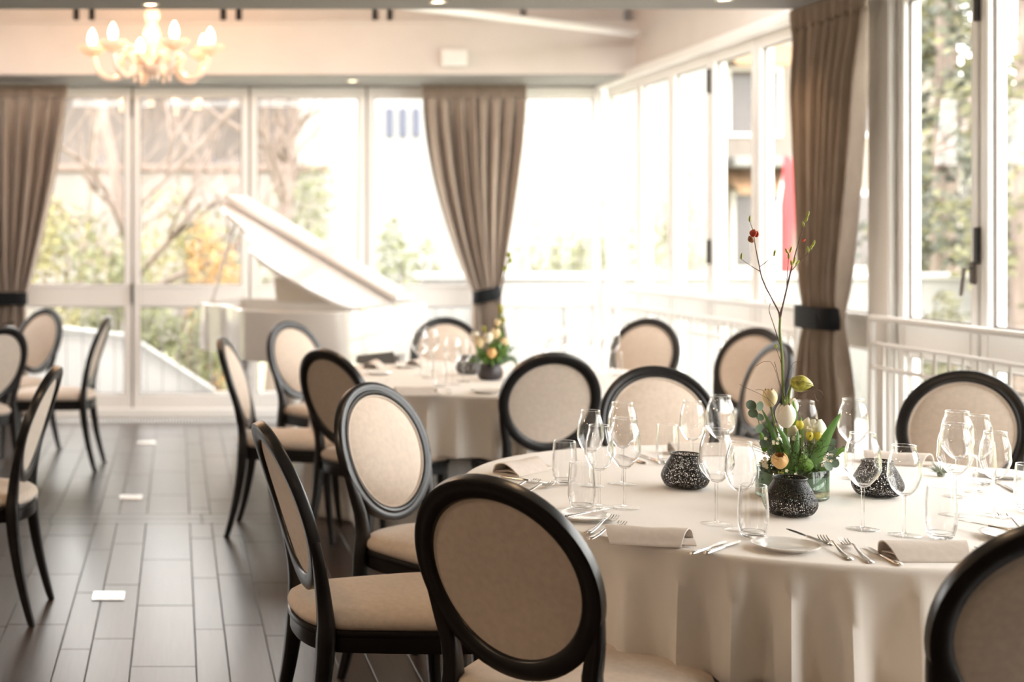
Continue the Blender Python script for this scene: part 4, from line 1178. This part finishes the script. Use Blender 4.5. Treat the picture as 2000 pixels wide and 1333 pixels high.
lay(KNF, make_knife, 1.535, 4.475, 97, 'bronze-looking knife behind the left glass group, beside the rear tumbler', G_K)
lay(KNF, make_knife, 2.385, 3.98, 75, 'knife at the far right of the front table below the side plate', G_K)
for x, y, dg, lab in ((1.02, 6.86, 60, 'blurred knife on the rear table beside its dark card'), (1.27, 6.42, 80, 'blurred knife at the front edge of the rear table'), (1.62, 6.36, 88, 'blurred knife right of the front side plate on the rear table')):
    lay(KNF, make_knife, x, y, dg, lab, 'cutlery on the rear table')

# folded napkins: a soft hollow roll, open at both ends
def make_napkin():
    t = thing('folded_napkin', '', 'napkin')
    prof = closed_spline([Vector(p) for p in ((-.046, .0015), (-.045, .010), (-.034, .026), (-.014, .0345), (.006, .033), (.024, .024), (.038, .012), (.048, .003), (.044, .0), (.0, .0), (-.040, .0))], 3)
    n = len(prof); c = Vector((0, .014))
    inner = []
    for i in range(n):
        tg = (prof[(i + 1) % n] - prof[i - 1]).normalized(); nn = Vector((-tg.y, tg.x))
        if (c - prof[i]).dot(nn) < 0: nn = -nn
        inner.append(prof[i] + nn * .0032)
    L_ = .098
    xs_ = [-L_, -L_ + .002, -.05, 0, .05, L_ - .002, L_]
    def sk(x, p): return Vector((x + (p.y * .25 if x > 0 else .42 * (p.x + .046) * min(1, -x / L_)), p.x, max(p.y, 0) * (1 - .05 * cos(x * 40))))
    rings = [[sk(x, p) for p in prof] for x in xs_] + [[sk(x, p) for p in inner] for x in reversed(xs_)]
    MB().ring(rings).build('roll', 'napkin', t, True, sharp=50)
    fl_ = [Vector(p) for p in ((-.040, .0040), (-.02, .0065), (.01, .0100), (.030, .0075), (.040, .0045))]
    fl_ = spline(fl_, 4); m = len(fl_)
    rings = []
    for x in (-L_ + .004, 0, L_ - .004):
        rings.append([Vector((x, p.x, p.y)) for p in fl_] + [Vector((x, p.x, p.y + .0028)) for p in reversed(fl_)])
    MB().loops(rings).build('inner_fold', 'napkin', t, True, sharp=50)
    return t
NAP = {}
G_N = 'folded napkins on the front table'
def napkin(x, y, deg, lab, g=G_N): return place(NAP, make_napkin, x, y, TZ, deg * D, lab, g)
napkin(1.122, 3.262, 166, 'rolled linen napkin at the front left setting, open end facing the two knives')
napkin(1.700, 3.110, 180, 'rolled linen napkin at the front right setting, below the tumbler')
napkin(1.070, 4.255, 222, 'rolled linen napkin at the left edge of the front table, open end facing the camera')
napkin(1.745, 4.590, 180, 'rolled linen napkin across the front table, behind the left lantern')
napkin(2.300, 4.395, 154, 'rolled linen napkin behind the right lantern, before the brown-shaded chair')
napkin(1.10, 6.30, 180, 'blurred linen napkin at the front edge of the rear table', 'napkins on the rear table')
napkin(1.09, 7.62, 250, 'blurred linen napkin with a dark open end, on the rear table before the dark card', 'napkins on the rear table')
napkin(1.36, 7.74, 240, 'blurred linen napkin behind the rear wine glasses', 'napkins on the rear table')
mn = thing('menu_folder', 'dark grey card folder standing on the rear table', 'menu', (1.13, 7.86, TZ), R(4))
for s in (-1, 1):
    MB().add([(-.105, s * .004, 0.045), (.105, s * .004, .068), (.105, s * .05, 0), (-.105, s * .05, 0), (-.105, s * .0015, 0.045), (.105, s * .0015, .068), (.105, s * .0475, 0), (-.105, s * .0475, 0)],
             [(0, 1, 2, 3), (7, 6, 5, 4), (0, 3, 7, 4), (1, 5, 6, 2), (0, 4, 5, 1), (3, 2, 6, 7)]).build('cover', 'menu', mn, False)

# ------------------------------------------------------------------ flowers
def petal_mesh(name, mat, R0, H, flare=0.0):
    def fn(u, v):
        a = (u - .5) * 2
        r = R0 * (sin(pi * min(1, .10 + .76 * v)) ** .75) * (1 + flare * v)
        wd = R(70) * (sin(pi * (.20 + .735 * v)) ** .5)
        th = a * wd; rr_ = r * (1 - .10 * a * a)
        return Vector((rr_ * cos(th), rr_ * sin(th), H * (v - .13 * a * a * v * v) + .0012 * sin(11 * u) * v))
    return MB().grid(fn, 8, 10).mesh(name, mat, True, clean=False)
def tulip(parent, c, base, R0, H, mat, tilt=(0, 0), spin=0, flare=0.0, name='tulip', stem='stem_green', bend=None):
    """stem is the part, petals hang on it"""
    c, base = Vector(c), Vector(base)
    pts = [base, bend and Vector(bend) or base.lerp(c, .55) + Vector((.004, 0, .004)), c]
    pts = spline(pts, 6)
    s = MB().tube(pts, .0035, 7).build(name, stem, parent)
    key = (mat, R0, H, flare)
    if key not in PET: PET[key] = (petal_mesh('petal', mat, R0, H, flare), petal_mesh('petal', mat, R0 * .86, H * .96, flare))
    for layer in range(2):
        for k in range(3):
            p = put('petal', PET[key][layer], s); p.location = c
            p.rotation_euler = (tilt[0], tilt[1], spin + k * 2 * pi / 3 + layer * pi / 3)
            if tilt != (0, 0):
                p.rotation_euler = (Matrix.Rotation(tilt[0], 3, 'X') @ Matrix.Rotation(tilt[1], 3, 'Y') @ Matrix.Rotation(spin + k * 2 * pi / 3 + layer * pi / 3, 3, 'Z')).to_euler()
    return s
PET = {}
def blade(parent, pts, wmax, side=(1, 0, 0), mat='blade_green', name='leaf', fold=.25, n=6):
    P = spline([Vector(p) for p in pts], n); m = len(P); sd = Vector(side).normalized()
    vs, fs = [], []
    for i, p in enumerate(P):
        q = i / (m - 1); w = wmax * .5 * (sin(pi * (.12 + .88 * q) ** .75) ** .8 if q < 1 else 0.0)
        t = (P[min(i + 1, m - 1)] - P[max(i - 1, 0)]).normalized()
        s = (sd - t * sd.dot(t)).normalized(); nn = t.cross(s)
        for k in (-1, -.5, 0, .5, 1): vs.append(p + s * w * k + nn * (w * fold * (k * k)))
    for i in range(m - 1):
        for k in range(4): fs.append((i * 5 + k, i * 5 + k + 1, i * 5 + k + 6, i * 5 + k + 5))
    return MB().add(vs, fs).build(name, mat, parent, True, clean=False)
def round_leaf(parent, c, r, nrm_, mat='eucalyptus', name='leaf'):
    n = Vector(nrm_).normalized(); a = n.orthogonal().normalized(); b = n.cross(a); c = Vector(c)
    vs = [c + n * (-r * .15)] ; fs = []
    for j, k in ((1, .55), (2, 1.0)):
        for i in range(12):
            th = 2 * pi * i / 12; vs.append(c + (a * cos(th) + b * sin(th)) * r * k + n * (r * .15 * (k * k - 1)))
    fs = [(0, 1 + i, 1 + (i + 1) % 12) for i in range(12)] + [(1 + i, 13 + i, 13 + (i + 1) % 12, 1 + (i + 1) % 12) for i in range(12)]
    return MB().add(vs, fs).build(name, mat, parent, True, clean=False)
def bud(parent, c, ax, r, l, mat, name='bud'):
    ax = Vector(ax).normalized(); a = ax.orthogonal().normalized(); b = ax.cross(a); c = Vector(c)
    rings = []
    for k in range(8):
        q = k / 7; rr_ = r * max(.04, sin(pi * (.08 + .9 * q)) ** .8)
        rings.append([c + ax * l * (q - .5) + (a * cos(2 * pi * i / 9) + b * sin(2 * pi * i / 9)) * rr_ * (1 + .12 * cos(3 * 2 * pi * i / 9)) for i in range(9)])
    return MB().loops(rings).build(name, mat, parent)

def vase_of_glass(x, y):
    v = thing('glass_vase', 'low round clear glass vase holding the flowers, behind the front black lantern', 'vase', (x, y, TZ))
    MB().lathe([(0, .0005), (.090, .0005), (.0945, .004), (.095, .012), (.095, .082), (.0938, .0835), (.0922, .082), (.0922, .010), (.088, .0075), (0, .0075)], 56).build('bowl', 'vase_glass', v, True, sharp=50)
    MB().lathe([(0, .008), (.087, .008), (.0915, .011), (.0915, .022), (.05, .026), (0, .024)], 40).build('sand', 'sand', v)
def flower_arrangement(x, y):
    t = thing('flower_arrangement', 'spring flower arrangement with white tulips and one tall red-budded twig, in the glass vase', 'flowers', (x, y, TZ))
    rr = random.Random(77)
    # dark moss ball, half sunk in the vase
    mo = MB()
    for i in range(2400):
        a, q = rr.uniform(0, 6.28), rr.random() ** .5
        r_ = .085 * q; zz = .026 + rr.random() * (.085 * (1 - q * .5) + .02)
        p = Vector((r_ * cos(a), r_ * sin(a), zz)); d = Vector((rr.gauss(0, 1), rr.gauss(0, 1), rr.gauss(.2, 1))).normalized() * rr.uniform(.008, .02); b = d.orthogonal().normalized() * .0022
        mo.add([p - d * .5, p + b, p + d * .5, p - b], [(0, 1, 2, 3)])
    mo.build('moss', 'moss', t, False, clean=False, kind='stuff')
    # long leaf wrapped inside the glass
    blade(t, [(-.080, -.035, .06), (-.045, -.078, .045), (.0, -.089, .05), (.045, -.078, .058), (.080, -.038, .05)], .026, (0, 0, 1), 'eucalyptus', name='wrapped_leaf', fold=.05)
    blade(t, [(-.088, .01, .055), (-.07, -.052, .045), (-.02, -.087, .040), (.03, -.082, .045)], .044, (0, 0, 1), 'eucalyptus', name='wrapped_leaf', fold=.05)
    blade(t, [(.088, .01, .050), (.078, -.042, .045), (.04, -.078, .042), (-.01, -.085, .05)], .040, (0, 0, 1), 'eucalyptus', name='wrapped_leaf', fold=.05)
    for q in range(4):
        a0 = .3 + q * .75
        blade(t, [(.086 * cos(a0 + .32 * k), .086 * sin(a0 + .32 * k), .045 + .012 * sin(k + q)) for k in range(4)], .042, (0, 0, 1), 'eucalyptus', name='wrapped_leaf', fold=.05)
    # tall twig
    tw = lambda pts, r0, r1: MB().tube(spline([Vector(p) for p in pts], 5), [lerp(r0, r1, i / (5 * (len(pts) - 1))) for i in range(5 * (len(pts) - 1) + 1)], 6)
    main = tw([(-.012, 0, .05), (-.020, 0, .16), (-.024, 0, .27), (-.028, 0, .39), (-.034, 0, .455), (-.033, 0, .50)], .0042, .0032).build('tall_twig', 'stem_green', t)
    for pts, r0, r1 in (
        ([(-.034, 0, .495), (-.038, 0, .515), (-.058, -.004, .55), (-.085, -.008, .602), (-.096, -.01, .645), (-.107, -.01, .70), (-.113, -.012, .735), (-.122, -.012, .765)], .0026, .0009),
        ([(-.091, -.009, .625), (-.115, -.004, .640), (-.147, .0, .664)], .0014, .0006), ([(-.094, -.009, .638), (-.075, -.016, .655), (-.058, -.02, .673)], .0012, .0006),
        ([(-.033, 0, .495), (-.024, .004, .53), (-.010, .006, .585), (.004, .008, .64), (.018, .010, .69), (.033, .010, .735), (.048, .012, .765)], .0026, .0009),
        ([(-.012, .006, .575), (-.013, .0, .62), (-.011, -.004, .668)], .0013, .0007), ([(.0, .008, .625), (.03, .014, .655), (.056, .016, .68)], .0014, .0006),
        ([(-.035, 0, .505), (-.020, .002, .55), (-.013, -.004, .60), (-.004, -.006, .642)], .0016, .0006),
        ([(-.030, 0, .41), (-.048, .006, .475), (-.060, .008, .515), (-.057, .008, .535)], .0014, .0007)):
        tw(pts, r0, r1).build('twig', 'twig', main)
    for c, ax, r_, l, m_ in (((-.112, -.012, .732), (.2, 0, 1), .0095, .022, 'berry_red'), ((-.103, -.012, .729), (.1, 0, 1), .007, .018, 'berry_red'), ((-.119, -.012, .715), (-.6, 0, 1), .0078, .021, 'berry_brown'),
                            ((.037, .010, .712), (.8, 0, .3), .004, .011, 'berry_red')):
        bud(main, c, ax, r_, l, m_, 'catkin')
    for c, ax in (((.046, .012, .770), (.4, 0, 1)), ((.037, .012, .756), (-.2, 0, 1)), ((.050, .012, .785), (.3, 0, 1)), ((-.016, -.003, .682), (-.5, 0, 1)), ((-.005, -.004, .686), (.3, 0, 1)), ((-.011, -.004, .668), (0, 0, 1)),
                  ((.004, -.006, .656), (.3, 0, 1)), ((.013, -.005, .650), (.8, 0, 1)), ((-.004, -.006, .648), (-.2, 0, 1)), ((.062, .016, .694), (.5, 0, 1)), ((.052, .016, .686), (-.1, 0, 1)), ((.068, .016, .704), (.3, 0, 1)),
                  ((-.140, 0, .668), (.1, 0, 1)), ((-.122, -.012, .772), (.1, 0, 1)), ((-.057, -.02, .677), (.2, 0, 1))):
        bud(main, c, ax, .0032, .019, 'bud_lime', 'leaf_bud')
    for pts in ([(-.022, .004, .335), (-.030, .0, .37), (-.045, -.004, .41)], [(-.012, -.002, .25), (-.035, -.006, .31), (-.052, -.008, .375)]):
        tw(pts, .0011, .0006).build('twig', 'twig', t)
    bud(t, (-.046, -.004, .418), (-.1, 0, 1), .0035, .014, 'bud_lime', 'leaf_bud')
    # tulips
    tulip(t, (-.032, -.035, .198), (-.030, -.01, .06), .0275, .066, 'tulip_white', (R(6), R(-4)), .4)
    tulip(t, (.048, -.012, .150), (.030, .0, .05), .033, .070, 'tulip_white', (R(-4), R(10)), 1.0, .10)
    tulip(t, (-.040, .045, .245), (-.02, .02, .06), .021, .050, 'tulip_cream', (0, R(-6)), .2)
    tulip(t, (.016, .050, .218), (.01, .02, .06), .022, .052, 'tulip_white', (0, R(6)), .7)
    tulip(t, (-.060, -.062, .092), (-.035, -.02, .05), .0225, .046, 'tulip_peach', (R(30), R(-14)), .3)
    tulip(t, (.012, .035, .160), (.0, .02, .05), .020, .046, 'tulip_white', (0, 0), .1)
    # nodding olive bud
    st2 = MB().tube(spline([Vector(p) for p in ((-.014, .0, .22), (-.012, -.01, .285), (-.008, -.012, .308), (.0, -.014, .317))], 5), .0032, 7).build('nodding_bud', 'stem_green', t)
    bud(st2, (.020, -.015, .316), (1, -.1, -.12), .0235, .060, 'bud_olive', 'closed_bloom')
    for k in range(3):
        blade(st2, [(-.006, -.015, .316), (.012, -.015 + .021 * cos(2.1 * k + .5), .316 + .021 * sin(2.1 * k + .5)), (.034, -.017 + .017 * cos(2.1 * k + .5), .314 + .017 * sin(2.1 * k + .5)), (.051, -.019, .309)], .026, (0, -sin(2.1 * k + .5), cos(2.1 * k + .5)), 'bud_olive', 'petal', .2)
    for c in ((.024, -.055, .163), (.045, -.06, .163), (.008, -.03, .19)): tulip(t, c, (.01, -.02, .06), .0105, .026, 'bud_yellow', (0, 0), .5, 0, 'yellow_bud')
    bud(t, (-.052, -.05, .075), (0, -.2, 1), .008, .016, 'bud_yellow', 'yellow_bud')
    # strap leaves
    blade(t, [(.020, -.050, .045), (.038, -.068, .115), (.066, -.072, .18), (.105, -.066, .242)], .036, (.85, 0, -.5), fold=.18)
    blade(t, [(-.030, -.055, .05), (-.034, -.066, .11), (-.048, -.064, .17), (-.068, -.056, .205)], .022, (1, 0, .2))
    blade(t, [(-.030, -.055, .04), (-.024, -.070, .10), (-.015, -.066, .16), (-.008, -.056, .19)], .020, (1, 0, -.2))
    blade(t, [(-.038, -.05, .05), (-.041, -.066, .12), (-.040, -.06, .18)], .016, (1, 0, 0), 'leaf_green')
    blade(t, [(-.03, -.02, .09), (-.06, -.03, .165), (-.075, -.03, .205), (-.098, -.028, .250)], .016, (.7, 0, .6))
    blade(t, [(-.02, -.01, .12), (-.055, -.02, .17), (-.100, -.03, .215)], .014, (.3, 0, 1))
    blade(t, [(.008, -.02, .10), (.012, -.03, .17), (.016, -.02, .225)], .017, (1, 0, 0), 'leaf_green')
    blade(t, [(-.004, -.02, .20), (.0, -.02, .235), (-.004, -.015, .27)], .014, (1, 0, 0), 'leaf_green')
    blade(t, [(-.014, 0, .19), (-.022, -.01, .24), (-.012, -.01, .30)], .014, (1, 0, 0), 'stem_green')
    blade(t, [(.09, -.03, .11), (.115, -.03, .13), (.147, -.03, .145)], .016, (.2, 0, 1), 'leaf_green')
    blade(t, [(.02, -.07, .085), (.0, -.078, .11), (-.005, -.08, .13)], .034, (1, 0, .3), 'leaf_green')
    blade(t, [(-.085, -.03, .13), (-.095, -.04, .16), (-.105, -.04, .185)], .022, (1, 0, .4), 'leaf_green')
    # eucalyptus sprigs
    for pts, lv in (([(-.05, -.02, .08), (-.09, -.03, .15), (-.112, -.035, .235), (-.115, -.035, .262)], ((-.128, -.035, .258, .0145), (-.106, -.04, .256, .0135), (-.125, -.04, .236, .013), (-.104, -.035, .225, .012), (-.110, -.045, .195, .0135), (-.095, -.04, .178, .012), (-.098, -.05, .155, .013), (-.078, -.05, .135, .012))),
                    ([(.05, -.02, .07), (.08, -.03, .12), (.095, -.03, .16)], ((.092, -.04, .135, .014), (.085, -.05, .110, .015), (.104, -.03, .125, .012), (.078, -.055, .145, .012), (.098, -.03, .155, .011), (.07, -.065, .095, .014), (.097, -.045, .10, .013)))):
        e = tw(pts, .0017, .0009).build('eucalyptus_sprig', 'stem_green', t)
        for (a, b, c, r_) in lv: round_leaf(e, (a, b, c), r_, (rr.uniform(-.5, .5), -1, rr.uniform(-.3, .7)))
    for c, r_ in (((-.06, -.03, .14), .012), ((-.045, -.06, .125), .011), ((-.07, -.05, .11), .013), ((.01, -.065, .13), .012), ((.055, -.06, .085), .014), ((-.015, -.07, .09), .013)):
        round_leaf(t, c, r_, (rr.uniform(-.6, .6), -1, rr.uniform(-.2, .8)), 'leaf_green')
    # wax flowers
    for j, (cx_, cy_, cz_) in enumerate(((-.075, -.065, .165), (-.10, -.04, .115), (-.045, -.088, .075), (-.01, -.05, .165), (.062, -.065, .125), (.066, -.062, .105), (-.098, -.055, .095), (.03, -.05, .20), (-.055, -.03, .2))):
        mb = MB()
        for k in range(5):
            c = Vector((cx_ + rr.gauss(0, .008), cy_ + rr.gauss(0, .004), cz_ + rr.gauss(0, .009)))
            for q in range(5):
                a = q * 2 * pi / 5; d = Vector((cos(a), -.35, sin(a))).normalized(); s = Vector((-sin(a), 0, cos(a)))
                mb.add([c, c + d * .0035 + s * .002, c + d * .0058, c + d * .0035 - s * .002], [(0, 1, 2, 3)])
        mb.build('wax_flower_sprig', 'waxflower', t, False, clean=False)
    # fine filler twigs and grass curls
    ft = MB()
    for k in range(150):
        a = rr.uniform(0, 6.28); p = Vector((cos(a) * .05 * rr.random(), sin(a) * .05 * rr.random() - .02, .08)); pts = [p]
        d = Vector((cos(a) * .6, sin(a) * .5 - .2, rr.uniform(.5, 1.3))).normalized()
        for q in range(4):
            pts.append(pts[-1] + d * rr.uniform(.018, .034)); d = (d + Vector((rr.gauss(0, .35), rr.gauss(0, .3), rr.gauss(0, .3)))).normalized()
        ft.tube(pts, [.0008, .0008, .0007, .0006, .0004], 4, False)
        if k % 2 == 0:
            for q in pts[1:]:
                u = Vector((rr.gauss(0, 1), rr.gauss(0, 1), rr.gauss(0, 1))).normalized() * .008; w_ = u.orthogonal().normalized() * .0025
                ft.add([q, q + u * .5 + w_, q + u, q + u * .5 - w_], [(0, 1, 2, 3)])
    ft.build('fine_filler_twigs', 'moss', t, False, clean=False, kind='stuff')
    gc = MB()
    for pts in ([(-.03, -.02, .22), (-.08, -.03, .275), (-.14, -.03, .305), (-.158, -.03, .315)], [(.0, .0, .26), (.04, .0, .29), (.075, .0, .295), (.088, .0, .275), (.070, .0, .265), (.062, .0, .285)], [(-.02, 0, .25), (-.05, 0, .36), (-.075, 0, .375), (-.10, 0, .362)], [(-.02, 0, .30), (.0, 0, .365), (.02, 0, .375), (.032, 0, .372)], [(-.05, -.04, .18), (-.09, -.04, .29), (-.12, -.04, .30)]):
        gc.tube(spline([Vector(p) for p in pts], 6), .0006, 4, False)
    gc.build('grass_curls', 'twig', t, True, clean=False, kind='stuff')
    return t
vase_of_glass(1.709, 3.839)
flower_arrangement(1.709, 3.839)

# smaller arrangement on the rear table
p2 = thing('flower_pot', 'dark round flower pot on the rear table', 'pot', (1.581, 6.973, TZ))
MB().lathe([(0, .0), (.045, .0), (.06, .012), (.066, .035), (.060, .062), (.048, .080), (.045, .080), (.056, .06), (.060, .035), (.05, .012), (0, .010)], 32).build('body', 'darkpot', p2)
MB().lathe([(0, .074), (.046, .074), (.03, .079), (0, .080)], 24).build('soil', 'moss', p2)
f2 = thing('flower_arrangement', 'blurred smaller bunch of cream tulips and greenery in the dark pot on the rear table', 'flowers', (1.581, 6.973, TZ))
rr = random.Random(3)
leaf_cloud(420, .10, .09, .065, .03, 41, (.01, 0, .135), .2).build('foliage', 'leaf_green', f2, False, clean=False, kind='stuff')
for c, m_, s_ in (((-.055, -.03, .165), 'tulip_cream', .026), ((-.02, -.05, .19), 'tulip_white', .026), ((-.005, -.06, .115), 'tulip_peach', .024), ((.02, -.02, .21), 'tulip_cream', .024), ((.06, -.03, .17), 'tulip_cream', .022), ((-.07, 0, .20), 'tulip_white', .022), ((.035, 0, .27), 'tulip_cream', .017)):
    tulip(f2, c, (0, 0, .08), s_, s_ * 2.2, m_, (R(10), R(c[0] * 200)), 1 + c[0] * 9)
for c in ((.055, 0, .33), (.065, 0, .285), (.05, 0, .35), (-.03, 0, .24)):
    tulip(f2, c, (.01, 0, .08), .013, .032, 'bud_olive', (0, 0), .3, 0, 'yellow_bud')
blade(f2, [(.02, 0, .08), (.05, -.02, .15), (.06, -.02, .25)], .03, (1, 0, 0)); blade(f2, [(-.02, -.02, .08), (-.06, -.03, .15), (-.085, -.03, .20)], .025, (1, 0, 0)); blade(f2, [(.03, -.02, .08), (.10, -.03, .11), (.13, -.03, .07)], .03, (0, 0, 1), 'eucalyptus')
tr_ = MB().tube(spline([Vector(p) for p in ((.02, .01, .1), (.05, .01, .3), (.06, .01, .45), (.10, .01, .62))], 5), .003, 5).build('twig', 'twig', f2)
for c in ((.10, .01, .63), (.105, .01, .60), (.08, .01, .56)): bud(tr_, c, (.2, 0, 1), .012, .03, 'bud_lime', 'leaf_bud')

# spiky air plant on the front table
ap_ = thing('air_plant', 'small spiky grey-green air plant on the cloth beside the right glass group', 'plant', (2.30, 4.16, TZ))
rr = random.Random(8)
for k in range(34):
    a = rr.uniform(0, 6.28); e = rr.uniform(.15, 1.3); l = rr.uniform(.03, .052)
    d = Vector((cos(a) * cos(e), sin(a) * cos(e), sin(e)))
    MB().tube([Vector((0, 0, .008)), d * l * .5 + Vector((0, 0, .010)), d * l + Vector((0, 0, .006 + .004 * sin(a)))], [.0022, .0016, .0003], 5).build('leaf', 'airplant', ap_)
MB().lathe([(0, .0), (.010, .001), (.012, .008), (0, .016)], 10).build('core', 'airplant', ap_)
